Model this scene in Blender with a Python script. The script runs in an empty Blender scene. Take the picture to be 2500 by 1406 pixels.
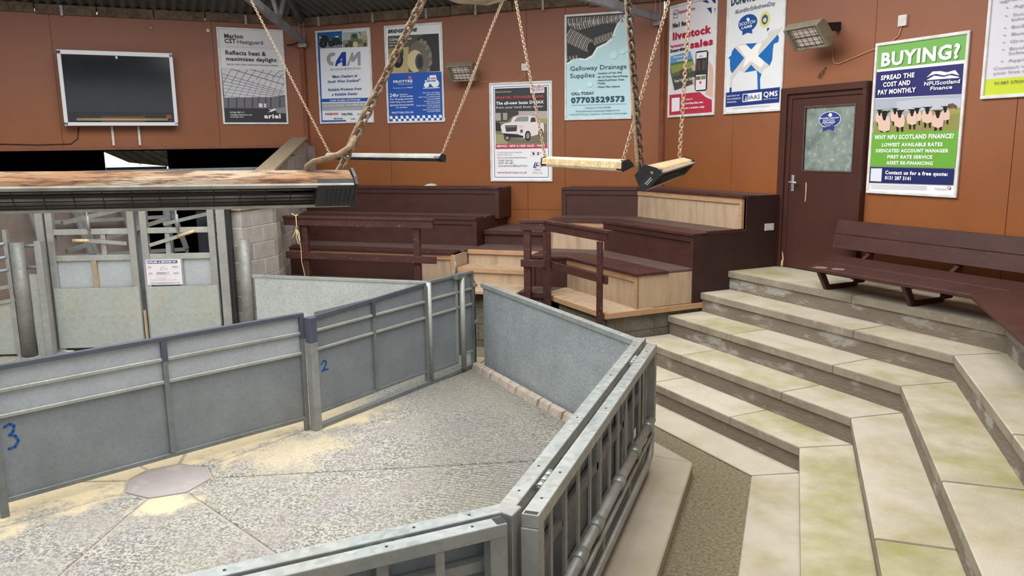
import bpy, math, random
from mathutils import Vector
random.seed(7)
SC = bpy.context.scene
COL = SC.collection
EZ = 2.6635
# ------------------------------------------------------------------ camera
cd = bpy.data.cameras.new('camera'); cam = bpy.data.objects.new('camera', cd); COL.objects.link(cam)
SC.camera = cam
cd.sensor_width = 36.0; cd.lens = 36.0 * 1941.0 / 2500.0; cd.clip_start = 0.05; cd.clip_end = 200
def cam_matrix(yaw, pitch, roll):
    f = Vector((math.sin(yaw)*math.cos(pitch), math.cos(yaw)*math.cos(pitch), -math.sin(pitch)))
    r = Vector((math.cos(yaw), -math.sin(yaw), 0)); u = r.cross(f)
    c, s = math.cos(roll), math.sin(roll)
    r2 = c*r + s*u; u2 = -s*r + c*u
    from mathutils import Matrix
    return Matrix(((r2.x, u2.x, -f.x, 0), (r2.y, u2.y, -f.y, 0), (r2.z, u2.z, -f.z, EZ), (0, 0, 0, 1)))
cam.matrix_world = cam_matrix(math.radians(-19.5095), math.radians(10.1385), math.radians(-0.7405))
# ------------------------------------------------------------------ light
w = bpy.data.worlds.new('world'); SC.world = w; w.use_nodes = True
w.node_tree.nodes['Background'].inputs[0].default_value = (0.93, 0.97, 1.0, 1)
w.node_tree.nodes['Background'].inputs[1].default_value = 1.15
def area(name, loc, rot, size, energy, color=(1, 1, 1), shape='DISK'):
    l = bpy.data.lights.new(name, 'AREA'); l.shape = shape; l.size = size; l.energy = energy; l.color = color
    o = bpy.data.objects.new(name, l); o.location = loc; o.rotation_euler = rot; COL.objects.link(o); return o
area('rooflight', (-4.2, 4.4, 6.5), (0, 0, 0), 8.0, 760, (1.0, 0.985, 0.96))
ne = area('fill_northeast', (-1.55, 8.2, 5.3), (0, 0, math.radians(-45)), 4.6, 120, (1.0, 0.985, 0.96), 'RECTANGLE'); ne.data.size_y = 1.3  # unseen fill lamp, added to brighten the northeast steps
ea = area('fill_east', (.0, 4.3, 5.3), (0, 0, math.radians(-90)), 5.0, 130, (1.0, 0.985, 0.96), 'RECTANGLE'); ea.data.size_y = 1.3  # second added lamp out of view, lifts the east treads
SC.view_settings.view_transform = 'Standard'; SC.view_settings.look = 'None'
SC.view_settings.exposure = 0.18; SC.view_settings.gamma = 1.0
SC.view_settings.use_curve_mapping = False
# ------------------------------------------------------------------ helpers
Q = math.sqrt(.5)
class Fr:
    def __init__(s, th, ox=0.0, oy=0.0):
        s.th = math.radians(th); s.c = math.cos(s.th); s.s = math.sin(s.th); s.ox = ox; s.oy = oy
    def w(s, p): return (s.ox + p[0]*s.c - p[1]*s.s, s.oy + p[0]*s.s + p[1]*s.c, p[2])
F0 = Fr(0); FR = Fr(-45); FM = F0; FL = Fr(45); FE = Fr(-90)
INFO = {}
def props(o, label=None, cat=None, group=None, kind=None):
    if label: o['label'] = label
    if cat: o['category'] = cat
    if group: o['group'] = group
    if kind: o['kind'] = kind
def thing(name, label, cat, fr, loc, group=None, kind=None):
    o = bpy.data.objects.new(name, None); o.empty_display_size = .1
    o.location = fr.w(loc); o.rotation_euler = (0, 0, fr.th); COL.objects.link(o)
    props(o, label, cat, group, kind); INFO[o] = (fr, loc); return o
def lin(h):
    if isinstance(h, str):
        h = h.lstrip('#'); h = [int(h[i:i+2], 16) for i in (0, 2, 4)]
    return tuple(((c/255)/12.92 if c/255 <= .04045 else ((c/255+.055)/1.055)**2.4) for c in h) + (1,)
class MB:
    def __init__(s): s.v = []; s.f = []; s.m = []; s.sm = []
    def add(s, vs, fs, m=0, smooth=False):
        b = len(s.v); s.v += [tuple(v) for v in vs]
        for f in fs: s.f.append(tuple(b+i for i in f)); s.m.append(m); s.sm.append(smooth)
        return s
    def box(s, x0, x1, y0, y1, z0, z1, m=0):
        if x0 > x1: x0, x1 = x1, x0
        if y0 > y1: y0, y1 = y1, y0
        if z0 > z1: z0, z1 = z1, z0
        v = [(x, y, z) for z in (z0, z1) for x, y in ((x0, y0), (x1, y0), (x1, y1), (x0, y1))]
        return s.add(v, [(3, 2, 1, 0), (4, 5, 6, 7), (0, 1, 5, 4), (1, 2, 6, 5), (2, 3, 7, 6), (3, 0, 4, 7)], m)
    def ext(s, a, b, m=0):
        n = len(a); return s.add(list(a)+list(b), [tuple(range(n))[::-1], tuple(range(n, 2*n))] + [(i, (i+1) % n, n+(i+1) % n, n+i) for i in range(n)], m)
    def sides(s, m):
        for i, f in enumerate(s.f):
            if len({round(s.v[k][2], 4) for k in f}) > 1: s.m[i] = m
        return s
    def plan(s, pts, z0, z1, m=0): return s.ext([(x, y, z0) for x, y in pts], [(x, y, z1) for x, y in pts], m)
    def prof_s(s, pts, s0, s1, m=0): return s.ext([(s0, c, z) for c, z in pts], [(s1, c, z) for c, z in pts], m)
    def prof_c(s, pts, c0, c1, m=0): return s.ext([(x, c0, z) for x, z in pts], [(x, c1, z) for x, z in pts], m)
    def bar(s, p, q, wd, ht, m=0, up=(0, 0, 1)):
        p = Vector(p); q = Vector(q); d = (q-p).normalized(); u = Vector(up)
        if abs(d.dot(u)) > .99: u = Vector((0, 1, 0))
        a = d.cross(u).normalized(); b = a.cross(d).normalized()
        c = [a*(i*wd/2)+b*(j*ht/2) for i, j in ((-1, -1), (1, -1), (1, 1), (-1, 1))]
        return s.ext([p+k for k in c], [q+k for k in c], m)
    def tube(s, pts, r, n=8, m=0, cap=True):
        pts = [Vector(p) for p in pts]; rings = []; prev = None
        for i, p in enumerate(pts):
            d = (pts[min(i+1, len(pts)-1)]-pts[max(i-1, 0)]).normalized()
            if prev is None:
                u = Vector((0, 0, 1)) if abs(d.z) < .9 else Vector((1, 0, 0)); a = d.cross(u).normalized()
            else: a = (prev-d*prev.dot(d)).normalized()
            prev = a; b = d.cross(a); rr = r[i] if isinstance(r, (list, tuple)) else r
            rings.append([p+a*(rr*math.cos(2*math.pi*k/n))+b*(rr*math.sin(2*math.pi*k/n)) for k in range(n)])
        v = [x for g in rings for x in g]; f = []
        for i in range(len(rings)-1):
            for k in range(n): f.append((i*n+k, i*n+(k+1) % n, (i+1)*n+(k+1) % n, (i+1)*n+k))
        s.add(v, f, m, True)
        if cap:
            b = len(s.v)-len(v); s.f.append(tuple(b+k for k in range(n))[::-1]); s.m.append(m); s.sm.append(False)
            b2 = b+(len(rings)-1)*n; s.f.append(tuple(b2+k for k in range(n))); s.m.append(m); s.sm.append(False)
        return s
    def unworld(s, fr):
        s.v = [((x-fr.ox)*fr.c+(y-fr.oy)*fr.s, -(x-fr.ox)*fr.s+(y-fr.oy)*fr.c, z) for x, y, z in s.v]; return s
    def build(s, name, mats, parent=None, fr=None, loc=None, bev=0, label=None, cat=None, group=None, kind=None, root=None):
        """parent may be a thing or a part of it; root is the thing that owns the frame"""
        if not isinstance(mats, (list, tuple)): mats = [mats]
        own = None
        if parent is not None:
            own = root or parent
            fr, loc = INFO[own]
        if loc is None: loc = (0, 0, 0)
        me = bpy.data.meshes.new(name)
        me.from_pydata([(x-loc[0], y-loc[1], z-loc[2]) for x, y, z in s.v], [], s.f)
        for mt in mats: me.materials.append(mt)
        me.polygons.foreach_set('material_index', s.m); me.polygons.foreach_set('use_smooth', s.sm); me.update()
        o = bpy.data.objects.new(name, me); COL.objects.link(o)
        if parent is not None:
            o.parent = parent; INFO[o] = INFO[own]
        else:
            fr = fr or F0; o.location = fr.w(loc); o.rotation_euler = (0, 0, fr.th); INFO[o] = (fr, loc)
        if bev:
            b = o.modifiers.new('bevel', 'BEVEL'); b.width = bev; b.segments = 1; b.limit_method = 'ANGLE'; b.angle_limit = math.radians(40)
        props(o, label, cat, group, kind); return o
# ------------------------------------------------------------------ materials
def mat(name, col, rough=.6, metal=0.0, col2=None, scale=6, detail=6, lo=.4, hi=.65, col3=None, scale3=40, amt3=.5, lo3=.5, hi3=.7,
        bump=0, bscale=60, stretch=None, spec=.4, rawcoord=False):
    m = bpy.data.materials.new(name); m.use_nodes = True; nt = m.node_tree; N = nt.nodes; Lk = nt.links
    b = N['Principled BSDF']; b.inputs['Roughness'].default_value = rough; b.inputs['Metallic'].default_value = metal
    b.inputs['Specular IOR Level'].default_value = spec
    b.inputs['Base Color'].default_value = lin(col)
    if col2 is None and col3 is None and not bump: return m
    tc = N.new('ShaderNodeTexCoord'); src = tc.outputs['Object']
    if stretch:
        mp = N.new('ShaderNodeMapping'); mp.inputs['Scale'].default_value = stretch; Lk.new(src, mp.inputs[0]); src = mp.outputs[0]
    cur = None
    def layer(prev, c, sc, dt, l, h, amt):
        n = N.new('ShaderNodeTexNoise'); n.inputs['Scale'].default_value = sc; n.inputs['Detail'].default_value = dt
        n.inputs['Roughness'].default_value = .6; Lk.new(src, n.inputs['Vector'])
        r = N.new('ShaderNodeMapRange'); r.inputs[1].default_value = l; r.inputs[2].default_value = h; r.inputs[3].default_value = 0; r.inputs[4].default_value = amt
        Lk.new(n.outputs[0], r.inputs[0])
        x = N.new('ShaderNodeMix'); x.data_type = 'RGBA'; Lk.new(r.outputs[0], x.inputs[0])
        if prev is None: x.inputs[6].default_value = lin(col)
        else: Lk.new(prev, x.inputs[6])
        x.inputs[7].default_value = lin(c); return x.outputs[2]
    if col2: cur = layer(cur, col2, scale, detail, lo, hi, 1)
    if col3: cur = layer(cur, col3, scale3, 4, lo3, hi3, amt3)
    if cur is not None: Lk.new(cur, b.inputs['Base Color'])
    if bump:
        n = N.new('ShaderNodeTexNoise'); n.inputs['Scale'].default_value = bscale; n.inputs['Detail'].default_value = 5; Lk.new(src, n.inputs['Vector'])
        bp = N.new('ShaderNodeBump'); bp.inputs['Strength'].default_value = bump; bp.inputs['Distance'].default_value = .01
        Lk.new(n.outputs[0], bp.inputs['Height']); Lk.new(bp.outputs[0], b.inputs['Normal'])
    return m
def galv(name, col, col2, rough=.5, metal=.35, sp=45, stain='8b8068', samt=.35, amp=.06):
    m = mat(name, col, rough, metal, col2, 3.0, 5, .35, .7, stain, 1.3, samt, .52, .72)
    nt = m.node_tree; N = nt.nodes; L = nt.links; b = N['Principled BSDF']
    tc = N.new('ShaderNodeTexCoord'); v = N.new('ShaderNodeTexVoronoi'); v.inputs['Scale'].default_value = sp; L.new(tc.outputs['Object'], v.inputs['Vector'])
    sep = N.new('ShaderNodeSeparateColor'); L.new(v.outputs['Color'], sep.inputs[0])
    r = N.new('ShaderNodeMapRange'); r.inputs[3].default_value = 1-amp; r.inputs[4].default_value = 1+amp; L.new(sep.outputs[0], r.inputs[0])
    src = b.inputs['Base Color'].links[0].from_socket
    mx = N.new('ShaderNodeMix'); mx.data_type = 'RGBA'; mx.blend_type = 'MULTIPLY'; mx.inputs[0].default_value = 1
    cm = N.new('ShaderNodeCombineColor')
    for i in range(3): L.new(r.outputs[0], cm.inputs[i])
    L.new(src, mx.inputs[6]); L.new(cm.outputs[0], mx.inputs[7]); L.new(mx.outputs[2], b.inputs['Base Color'])
    r2 = N.new('ShaderNodeMapRange'); r2.inputs[3].default_value = rough-.1; r2.inputs[4].default_value = rough+.12; L.new(sep.outputs[1], r2.inputs[0]); L.new(r2.outputs[0], b.inputs['Roughness'])
    return m
FLAT = {}
def flat(h, rough=.45):
    if h not in FLAT: FLAT[h] = mat('print_'+h, h, rough, spec=.3)
    return FLAT[h]
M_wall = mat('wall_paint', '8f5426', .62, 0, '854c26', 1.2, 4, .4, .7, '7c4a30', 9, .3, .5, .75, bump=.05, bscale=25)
def dusty(m, top, z0, z1):   # blends in a duller top colour towards the eaves, by height and noise
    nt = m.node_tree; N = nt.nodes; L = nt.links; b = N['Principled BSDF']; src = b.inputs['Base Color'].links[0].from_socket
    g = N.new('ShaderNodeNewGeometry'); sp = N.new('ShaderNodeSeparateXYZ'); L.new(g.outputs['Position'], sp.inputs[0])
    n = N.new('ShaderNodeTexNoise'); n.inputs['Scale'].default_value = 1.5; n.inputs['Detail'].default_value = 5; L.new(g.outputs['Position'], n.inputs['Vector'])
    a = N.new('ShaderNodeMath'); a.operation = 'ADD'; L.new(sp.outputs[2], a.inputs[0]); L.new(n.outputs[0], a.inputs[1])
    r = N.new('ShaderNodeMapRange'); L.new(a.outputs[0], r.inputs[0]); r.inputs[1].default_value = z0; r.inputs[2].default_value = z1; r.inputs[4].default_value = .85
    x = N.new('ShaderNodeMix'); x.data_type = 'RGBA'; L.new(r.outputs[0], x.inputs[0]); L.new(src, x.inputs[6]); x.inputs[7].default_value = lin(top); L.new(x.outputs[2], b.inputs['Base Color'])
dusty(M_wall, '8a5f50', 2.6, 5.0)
M_wallseam = mat('wall_trim_paint', '845038', .6, col2='744434', scale=4)
M_dark = mat('dark_brown_paint', '45261f', .55, 0, '391f1b', 3, 5, .4, .7, '64493f', 14, .35, .58, .8, bump=.06, bscale=40, stretch=(1, 1, 2))
M_cheek = mat('dark_maroon_paint', '35201d', .6, 0, '2c1816', 3, 5, .4, .7, '4a302b', 14, .3, .6, .8)
M_darktop = mat('worn_brown_tread', '604d46', .6, 0, '4e3b36', 5, 6, .35, .65, '8f8077', 22, .5, .55, .75, stretch=(.5, 3, 1))
M_rail = mat('rail_brown_paint', '4a2a25', .5, 0, '3a211e', 6, 5, .4, .7, 'b0938a', 30, .6, .655, .70, stretch=(.6, 1, 2))
M_door = mat('door_brown_paint', '472820', .5, 0, '3f241e', 2, 4, .4, .7, '5b3a30', 12, .3, .6, .8)
M_chip = mat('bare_chipped_wood', 'c9a878', .8, col2='e0c49a', scale=30)
M_peel = mat('peeled_paint', '9a8078', .7, col2='6a4038', scale=40)
M_ply = mat('varnished_plywood', 'b79f84', .55, 0, 'ab937a', 4, 6, .35, .7, '7a6a58', 1.8, .5, .5, .72, stretch=(4, 4, .8), bump=.04)
M_plyedge = mat('plywood_nosing', 'b5906e', .55, 0, 'a3805e', 6, 5, .4, .7, stretch=(1, 1, 5))
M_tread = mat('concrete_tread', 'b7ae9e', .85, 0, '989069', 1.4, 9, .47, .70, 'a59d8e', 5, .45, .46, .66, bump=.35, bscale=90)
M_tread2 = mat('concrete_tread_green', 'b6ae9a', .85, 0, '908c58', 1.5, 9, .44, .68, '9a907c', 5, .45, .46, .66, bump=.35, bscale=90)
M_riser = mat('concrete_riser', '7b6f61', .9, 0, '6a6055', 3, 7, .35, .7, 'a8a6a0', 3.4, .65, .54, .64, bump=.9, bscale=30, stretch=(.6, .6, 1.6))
M_nose = mat('concrete_nosing', '8d8373', .85, 0, '766c5e', 3, 7, .4, .65, 'a8a08e', 12, .5, .5, .7, bump=.3, bscale=70)
M_asph = mat('mossy_asphalt', '877e64', .95, 0, '655e47', 38, 8, .38, .62, 'a0977c', 70, .7, .52, .66, bump=1.0, bscale=120)
M_plinth = mat('plinth_concrete', 'aea594', .85, 0, 'a0977f', 2.2, 6, .4, .7, 'a79f94', 12, .4, .5, .7, bump=.2, bscale=80)
M_block = mat('concrete_block', 'aaa69f', .9, 0, '98938b', 5, 6, .4, .7, 'b0a89e', 40, .4, .5, .7, bump=.5, bscale=80)
M_block2 = mat('concrete_block_dark', '98918b', .9, 0, '857d77', 5, 6, .4, .7, '9d968c', 40, .4, .5, .7, bump=.5, bscale=80)
M_blockd = mat('mossy_concrete_block', '6f6a5e', .9, 0, '55523f', 4, 7, .4, .7, '8b8678', 30, .4, .5, .7, bump=.7, bscale=70)
M_mortar = mat('mortar', 'cfc8bd', .95, bump=.4, bscale=90)
M_mortard = mat('dark_mortar', '605b50', .95, bump=.4, bscale=90)
M_galvR = galv('galvanised_sheet_spangled', 'a0a7a8', '8f979a', .5, .3, 95, '7f9088', .4, .2)
M_galvM = galv('galvanised_sheet_pale', 'b2b8b6', 'a3aaaa', .5, .3, 80, '8f9a90', .3, .14)
M_galvG = galv('gate_sheet', '858b8e', '777d80', .5, .3, 60, '8a8478', .35)
M_galvP = galv('gate_sheet_painted', 'a4aaad', '999fa3', .5, .1, 50, 'a5aaa6', .3)
M_slate = mat('slate_blue_paint', '50545f', .5, .1, '484b55', 5, 5, .4, .7)
M_tubeg = galv('gate_tube', '7f8482', '6c7072', .45, .4, 40, '7a7262', .3)
M_tubep = galv('pale_steel_tube', 'a5a69e', '8d908c', .5, .3, 40, '8f8163', .4)
M_top = galv('galvanised_top_rail', 'a3a7a4', '8f9695', .42, .45, 30, '9c957c', .5)
M_gatew = galv('weigh_gate_sheet', '9fa49d', '979c95', .55, .1, 25, 'a89a74', .7)
M_steel = galv('weathered_steel', '9b9c98', '858583', .5, .25, 30, '86755f', .3)
M_ceil = mat('corrugated_fibre_cement', '5f5e5c', .9, 0, '4b4a48', 3, 6, .4, .7, '5c584f', 14, .4, .5, .7, bump=.3, bscale=40)
M_fascia = mat('rough_wall_plate', '6b5a4c', .95, 0, '4d4038', 6, 7, .4, .65, '8a7a68', 30, .5, .5, .7, bump=.8, bscale=50)
M_truss = mat('grey_truss_paint', '9a9ba0', .55, .2, '7d7c7c', 5, 5, .4, .7, '6a5d52', 12, .4, .55, .75)
M_black = mat('black_enamel', '15161a', .45, 0, '23242a', 12, 5, .4, .7, '4a3f38', 30, .3, .55, .75)
M_blackv = mat('grille_black', '140e0e', .5)
M_dust = mat('dusty_rusted_top', 'ad9c84', .95, 0, '96704c', 3, 8, .42, .6, '5c3a31', 12, .9, .49, .62, bump=.6, bscale=60, stretch=(.6, 2.5, 2.5))
M_dust2 = mat('straw_dust', 'c9b48a', .95, 0, 'b2966a', 14, 7, .4, .65, 'ddd0b0', 40, .6, .5, .7, bump=.6, bscale=70)
M_dust3 = mat('tan_dust', 'a8906c', .95, 0, '8c7250', 14, 7, .4, .65, 'c4b08a', 40, .6, .5, .7, bump=.6, bscale=70)
M_lip = mat('reflector_lip', 'a8a6a2', .45, .3, '8e8880', 12)
M_reflect = mat('reflector_sheet', 'e4dcd4', .38, .8, 'b8aca4', 5)
M_chain = mat('cobwebbed_chain', '8d7760', .7, .2, '5f4f40', 60, 4, .4, .7, 'c7a98a', 90, .6, .5, .7)
M_chaind = mat('dark_chain', '5b5046', .6, .4, '3c342e', 60, 4, .4, .7, 'a08a70', 90, .6, .55, .7)
M_chainp = mat('dusty_pale_chain', 'b29b84', .8, .1, '8a735c', 60, 4, .4, .7)
M_cable = mat('dusty_cable', '9a8468', .9, 0, '77634c', 30, 5, .4, .7, 'bda78a', 60, .5, .5, .7, bump=.5, bscale=90)
M_twine = mat('baler_twine', 'd9c58e', .9)
M_white = mat('white_plastic', 'd6d4ce', .5, col2='c2c0ba', scale=12)
M_wframe = mat('white_powder_frame', 'dcdfe4', .4, 0)
M_alu = mat('aluminium_snap_frame', 'e0e1e2', .4, 0.0, 'cdcdcb', 8)
M_screen = mat('dark_screen_glass', '15181c', .12, 0, '1c2024', 3, spec=.5)
M_hbody = mat('grey_heater_body', '8c8674', .5, .1, '7a7464', 8)
M_elem = mat('quartz_element', 'f0e4de', .4, 0, 'd8c8c0', 20)
M_wood = mat('weathered_timber', 'a39278', .85, 0, '857560', 5, 6, .4, .7, stretch=(6, 6, 1), bump=.3)
M_pink = mat('dusty_rendered_wall', '8c7d74', .9, 0, '776a62', 2, 6, .4, .7, '9c8e84', 12, .4, .5, .7)
M_shed = mat('shed_dark', '1c1a19', .95)
M_shedfloor = mat('shed_floor', '6f6252', .9, col2='54493d', scale=3)
M_post = galv('stained_post_steel', '858782', '6e6e6a', .5, .25, 30, '6e5c4c', .6)
M_pen = galv('pen_rail', '8c9296', '70767a', .5, .4, 20)
M_handle = mat('satin_handle', 'c9c9c6', .3, .6)
M_kerb = mat('kerb_stone', 'a3978a', .9, 0, '8c7f72', 9, 6, .4, .7, 'b3a592', 40, .5, .5, .7, bump=.8, bscale=60)
M_roofl = mat('rooflight_plastic', 'c9c6b8', .5, col2='9c8a68', scale=5)

def ring_material():
    m = bpy.data.materials.new('ring_concrete'); m.use_nodes = True; nt = m.node_tree; N = nt.nodes; L = nt.links; b = N['Principled BSDF']
    b.inputs['Roughness'].default_value = .9
    tc = N.new('ShaderNodeTexCoord'); P = tc.outputs['Object']
    def noise(sc, det, vec=P, rough=.6):
        n = N.new('ShaderNodeTexNoise'); n.inputs['Scale'].default_value = sc; n.inputs['Detail'].default_value = det; n.inputs['Roughness'].default_value = rough; L.new(vec, n.inputs['Vector']); return n.outputs[0]
    def mr(x, a, b_, c=0, d=1):
        r = N.new('ShaderNodeMapRange'); r.interpolation_type = 'SMOOTHSTEP'; L.new(x, r.inputs[0])
        for i, v in enumerate((a, b_, c, d)): r.inputs[i+1].default_value = v
        return r.outputs[0]
    def mix(f, a, c):
        x = N.new('ShaderNodeMix'); x.data_type = 'RGBA'
        if isinstance(f, float): x.inputs[0].default_value = f
        else: L.new(f, x.inputs[0])
        for i, v in ((6, a), (7, c)):
            if isinstance(v, tuple): x.inputs[i].default_value = v
            else: L.new(v, x.inputs[i])
        return x.outputs[2]
    def math_(op, a, c=None):
        n = N.new('ShaderNodeMath'); n.operation = op
        for i, v in ((0, a), (1, c)):
            if v is None: continue
            if isinstance(v, (int, float)): n.inputs[i].default_value = v
            else: L.new(v, n.inputs[i])
        return n.outputs[0]
    fine = noise(55, 4, rough=.75); mid = noise(2.0, 5); big = noise(.8, 3)
    c = mix(mr(fine, .44, .56), lin('5c5955'), lin('b4b1a8'))
    c = mix(mr(mid, .4, .68, 0, .5), c, lin('8d868a'))
    c = mix(mr(big, .4, .6, 0, .45), c, lin('989684'))
    # tamped ridges running across, strongest to the right
    sep = N.new('ShaderNodeSeparateXYZ'); L.new(P, sep.inputs[0])
    wv = N.new('ShaderNodeTexWave'); wv.bands_direction = 'Y'; wv.inputs['Scale'].default_value = 7.5; wv.inputs['Distortion'].default_value = 2.5; wv.inputs['Detail'].default_value = 3; wv.inputs['Detail Scale'].default_value = 2
    L.new(P, wv.inputs['Vector'])
    right = mr(math_('ADD', sep.outputs[0], math_('MULTIPLY', sep.outputs[1], .55)), -.3, 1.0)
    rm = math_('MULTIPLY', mr(wv.outputs[1], .35, .75), right)
    c = mix(math_('MULTIPLY', right, .42), c, lin('6a675c'))
    c = mix(math_('MULTIPLY', rm, .5), c, lin('55524a'))
    # sawdust lying along the gates and in heaps
    wob = mr(noise(2.6, 8, rough=.7), .25, .75, -.34, .34)
    def dline(px, py, nx, ny):
        v = math_('ADD', math_('MULTIPLY', math_('SUBTRACT', sep.outputs[0], px), nx), math_('MULTIPLY', math_('SUBTRACT', sep.outputs[1], py), ny))
        return v
    d3 = dline(-4.15, 5.97, .897, -.44)
    s = mr(math_('ADD', d3, wob), .30, -.12)
    ylim = mr(sep.outputs[1], 7.2, 6.2)
    s = math_('MULTIPLY', s, ylim)
    def blob(px, py, rad):
        dx = math_('SUBTRACT', sep.outputs[0], px); dy = math_('SUBTRACT', sep.outputs[1], py)
        d = math_('SQRT', math_('ADD', math_('MULTIPLY', dx, dx), math_('MULTIPLY', dy, dy)))
        return mr(math_('ADD', d, math_('MULTIPLY', wob, .5)), rad*1.1, rad*.35)
    s = math_('MAXIMUM', s, blob(-4.28, 4.36, .26)); s = math_('MAXIMUM', s, math_('MULTIPLY', blob(-3.98, 5.45, .55), .6))
    s = math_('MULTIPLY', s, mr(noise(26, 5), .25, .5, .62, 1))
    c = mix(s, c, lin('cdbd9a'))
    L.new(c, b.inputs['Base Color'])
    bp = N.new('ShaderNodeBump'); bp.inputs['Strength'].default_value = .7; bp.inputs['Distance'].default_value = .015
    h = math_('ADD', fine, math_('MULTIPLY', rm, .9)); L.new(h, bp.inputs['Height']); L.new(bp.outputs[0], b.inputs['Normal'])
    return m
M_ring = ring_material()
M_patch = mat('smooth_patch_concrete', '918a88', .85, 0, '9c9594', 3, 5, .4, .7, 'd0bf98', 2.5, .5, .55, .68, bump=.1)
# door glass: mottled obscure glass
M_glass = mat('obscured_glass', '84918b', .2, 0, '5b6864', 5, 8, .45, .7, 'b6c2bb', 14, .5, .55, .7, bump=.3, bscale=20, spec=.6)

# ================================================================== SETTING
CXM, CYM = -5.02, 4.745    # centre of the octagonal building
AP = 7.455; T8 = math.tan(math.radians(22.5)); HW = AP*T8
sides = [('north', 0), ('northeast', -45), ('east', -90), ('southeast', -135), ('south', 180), ('southwest', 135), ('west', 90), ('northwest', 45)]
def oct_fr(th): return Fr(th, CXM, CYM)
# floor
MB().plan([(-30, -12), (8, -12), (8, 26), (-30, 26)], -.12, 0).build('floor', M_asph, kind='structure', label='mossy rough asphalt ground around the ring and steps')
# walls, from separate painted boards
def board_wall(name, fr, c, seams, z0, z1, hseams, label, thick=.12):
    t = thing(name, label, None, fr, ((seams[0]+seams[-1])/2, c, z0), kind='structure')
    MB().box(seams[0], seams[-1], c+.02, c+thick, z0, z1).build('wall_core', M_wallseam, t)
    for a, b in zip(seams, seams[1:]):
        zs = [z0]+[h for h in hseams if z0 < h < z1]+[z1]
        for p, q in zip(zs, zs[1:]):
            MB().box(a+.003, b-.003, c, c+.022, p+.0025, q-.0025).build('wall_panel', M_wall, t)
    return t
board_wall('wall_north', FM, 12.2, [-8.11, -6.47, -4.03, -3.41, -1.93], .0, 4.74, [1.65], 'orange brown board wall behind the wooden seating')
board_wall('wall_northeast', FR, 7.285, [-9.97, -8.42, -6.24, -4.65, -3.82], .0, 4.74, [], 'orange brown board wall with the door')
board_wall('wall_northwest', FL, 14.318, [-3.2, -.86, 1.45, 2.96], 2.72, 4.74, [], 'orange brown bulkhead wall over the pens')
board_wall('wall_east', FE, 2.44, [-7.83, -5.0, -1.66], 0, 4.74, [], 'orange brown board wall to the right')
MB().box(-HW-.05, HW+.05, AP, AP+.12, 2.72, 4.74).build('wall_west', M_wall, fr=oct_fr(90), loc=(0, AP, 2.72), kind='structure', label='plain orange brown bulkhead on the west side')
# corner trims
MB().box(-8.10, -8.03, 12.12, 12.2, 2.72, 4.45).build('trim_1', M_wallseam, fr=FM, loc=(-8.07, 12.16, 2.72), kind='structure', label='narrow painted corner batten left of the tractor poster', bev=.004)
MB().box(-9.98, -9.90, 7.22, 7.285, 0, 4.45).build('trim_2', M_wallseam, fr=FR, loc=(-9.94, 7.25, 0), kind='structure', label='narrow painted corner batten left of the red poster', bev=.004)
MB().box(-3.2, 2.96, 14.27, 14.44, 2.68, 2.725).build('trim_3', M_wallseam, fr=FL, loc=(-.1, 14.3, 2.7), kind='structure', label='bottom edge board of the bulkhead wall')
# rough wall plate along the top of the walls, with packing pieces
k = 4
for nm, th in sides:
    if nm in ('south', 'southwest', 'west', 'southeast'): continue
    fr = oct_fr(th); t = thing('trim_%d' % k, 'rough dirty wall plate under the roof on the %s wall' % nm, None, fr, (0, AP, 4.72), kind='structure'); k += 1
    hw = HW-.02; x = -hw; i = 0
    while x < hw-.05:
        L_ = min(random.uniform(.7, 1.5), hw-x)
        if hw-(x+L_) < .3: L_ = hw-x
        dz = random.uniform(-.012, .012)
        MB().box(x, x+L_-.012, AP-.075+random.uniform(-.01, .01), AP+.02, 4.715+dz, 4.86+dz).build('plate_length', M_fascia, t, bev=.006)
        if random.random() < .8: MB().box(x+L_*.4, x+L_*.4+.035, AP-.1, AP-.07, 4.69, 4.84).build('bracket_strap', M_steel, t)
        x += L_
# corrugated roof
z_e = 4.86; slope = math.tan(math.radians(14)); AIN = 4.05
t = thing('ceiling', 'dark corrugated roof sheets rising from the walls', None, F0, (CXM, CYM, z_e), kind='structure')
for nm, th in sides:
    fr = oct_fr(th); n = int(HW/.0125/2)
    b = MB(); pts = []
    N_ = 330 if nm in ('north', 'northeast', 'northwest', 'east') else 40
    rows = []
    for i in range(N_+1):
        sx = -HW-.1+(2*HW+.2)*i/N_
        rin = max(AIN, abs(sx)/T8)
        dz = .028*math.cos(2*math.pi*sx/.146) if N_ > 100 else 0
        rows.append([(sx, AP+.25, z_e-.25*slope+dz), (sx, rin, z_e+(AP-rin)*slope+dz)])
    v = []; f = []
    for r in rows: v += r
    for i in range(N_): f.append((2*i, 2*i+1, 2*i+3, 2*i+2))
    vw = [fr.w(p) for p in v]
    b.add(vw, f, 0, True); b.build('corrugated_sheet', M_ceil, t)
# white sheets added under the unseen roof slopes to back the two fill lamps
for th_, s_, c0_ in ((-45, 0, 4.6), (-90, 0, 4.6)):
    fr = oct_fr(th_); MB().add([fr.w(q_) for q_ in ((-2.2, c0_, z_e+(AP-c0_)*slope-.04), (2.2, c0_, z_e+(AP-c0_)*slope-.04), (2.2, 6.0, z_e+(AP-6.0)*slope-.04), (-2.2, 6.0, z_e+(AP-6.0)*slope-.04))], [(0, 1, 2, 3)]).build('fill_backing_sheet', M_white, t)
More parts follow.
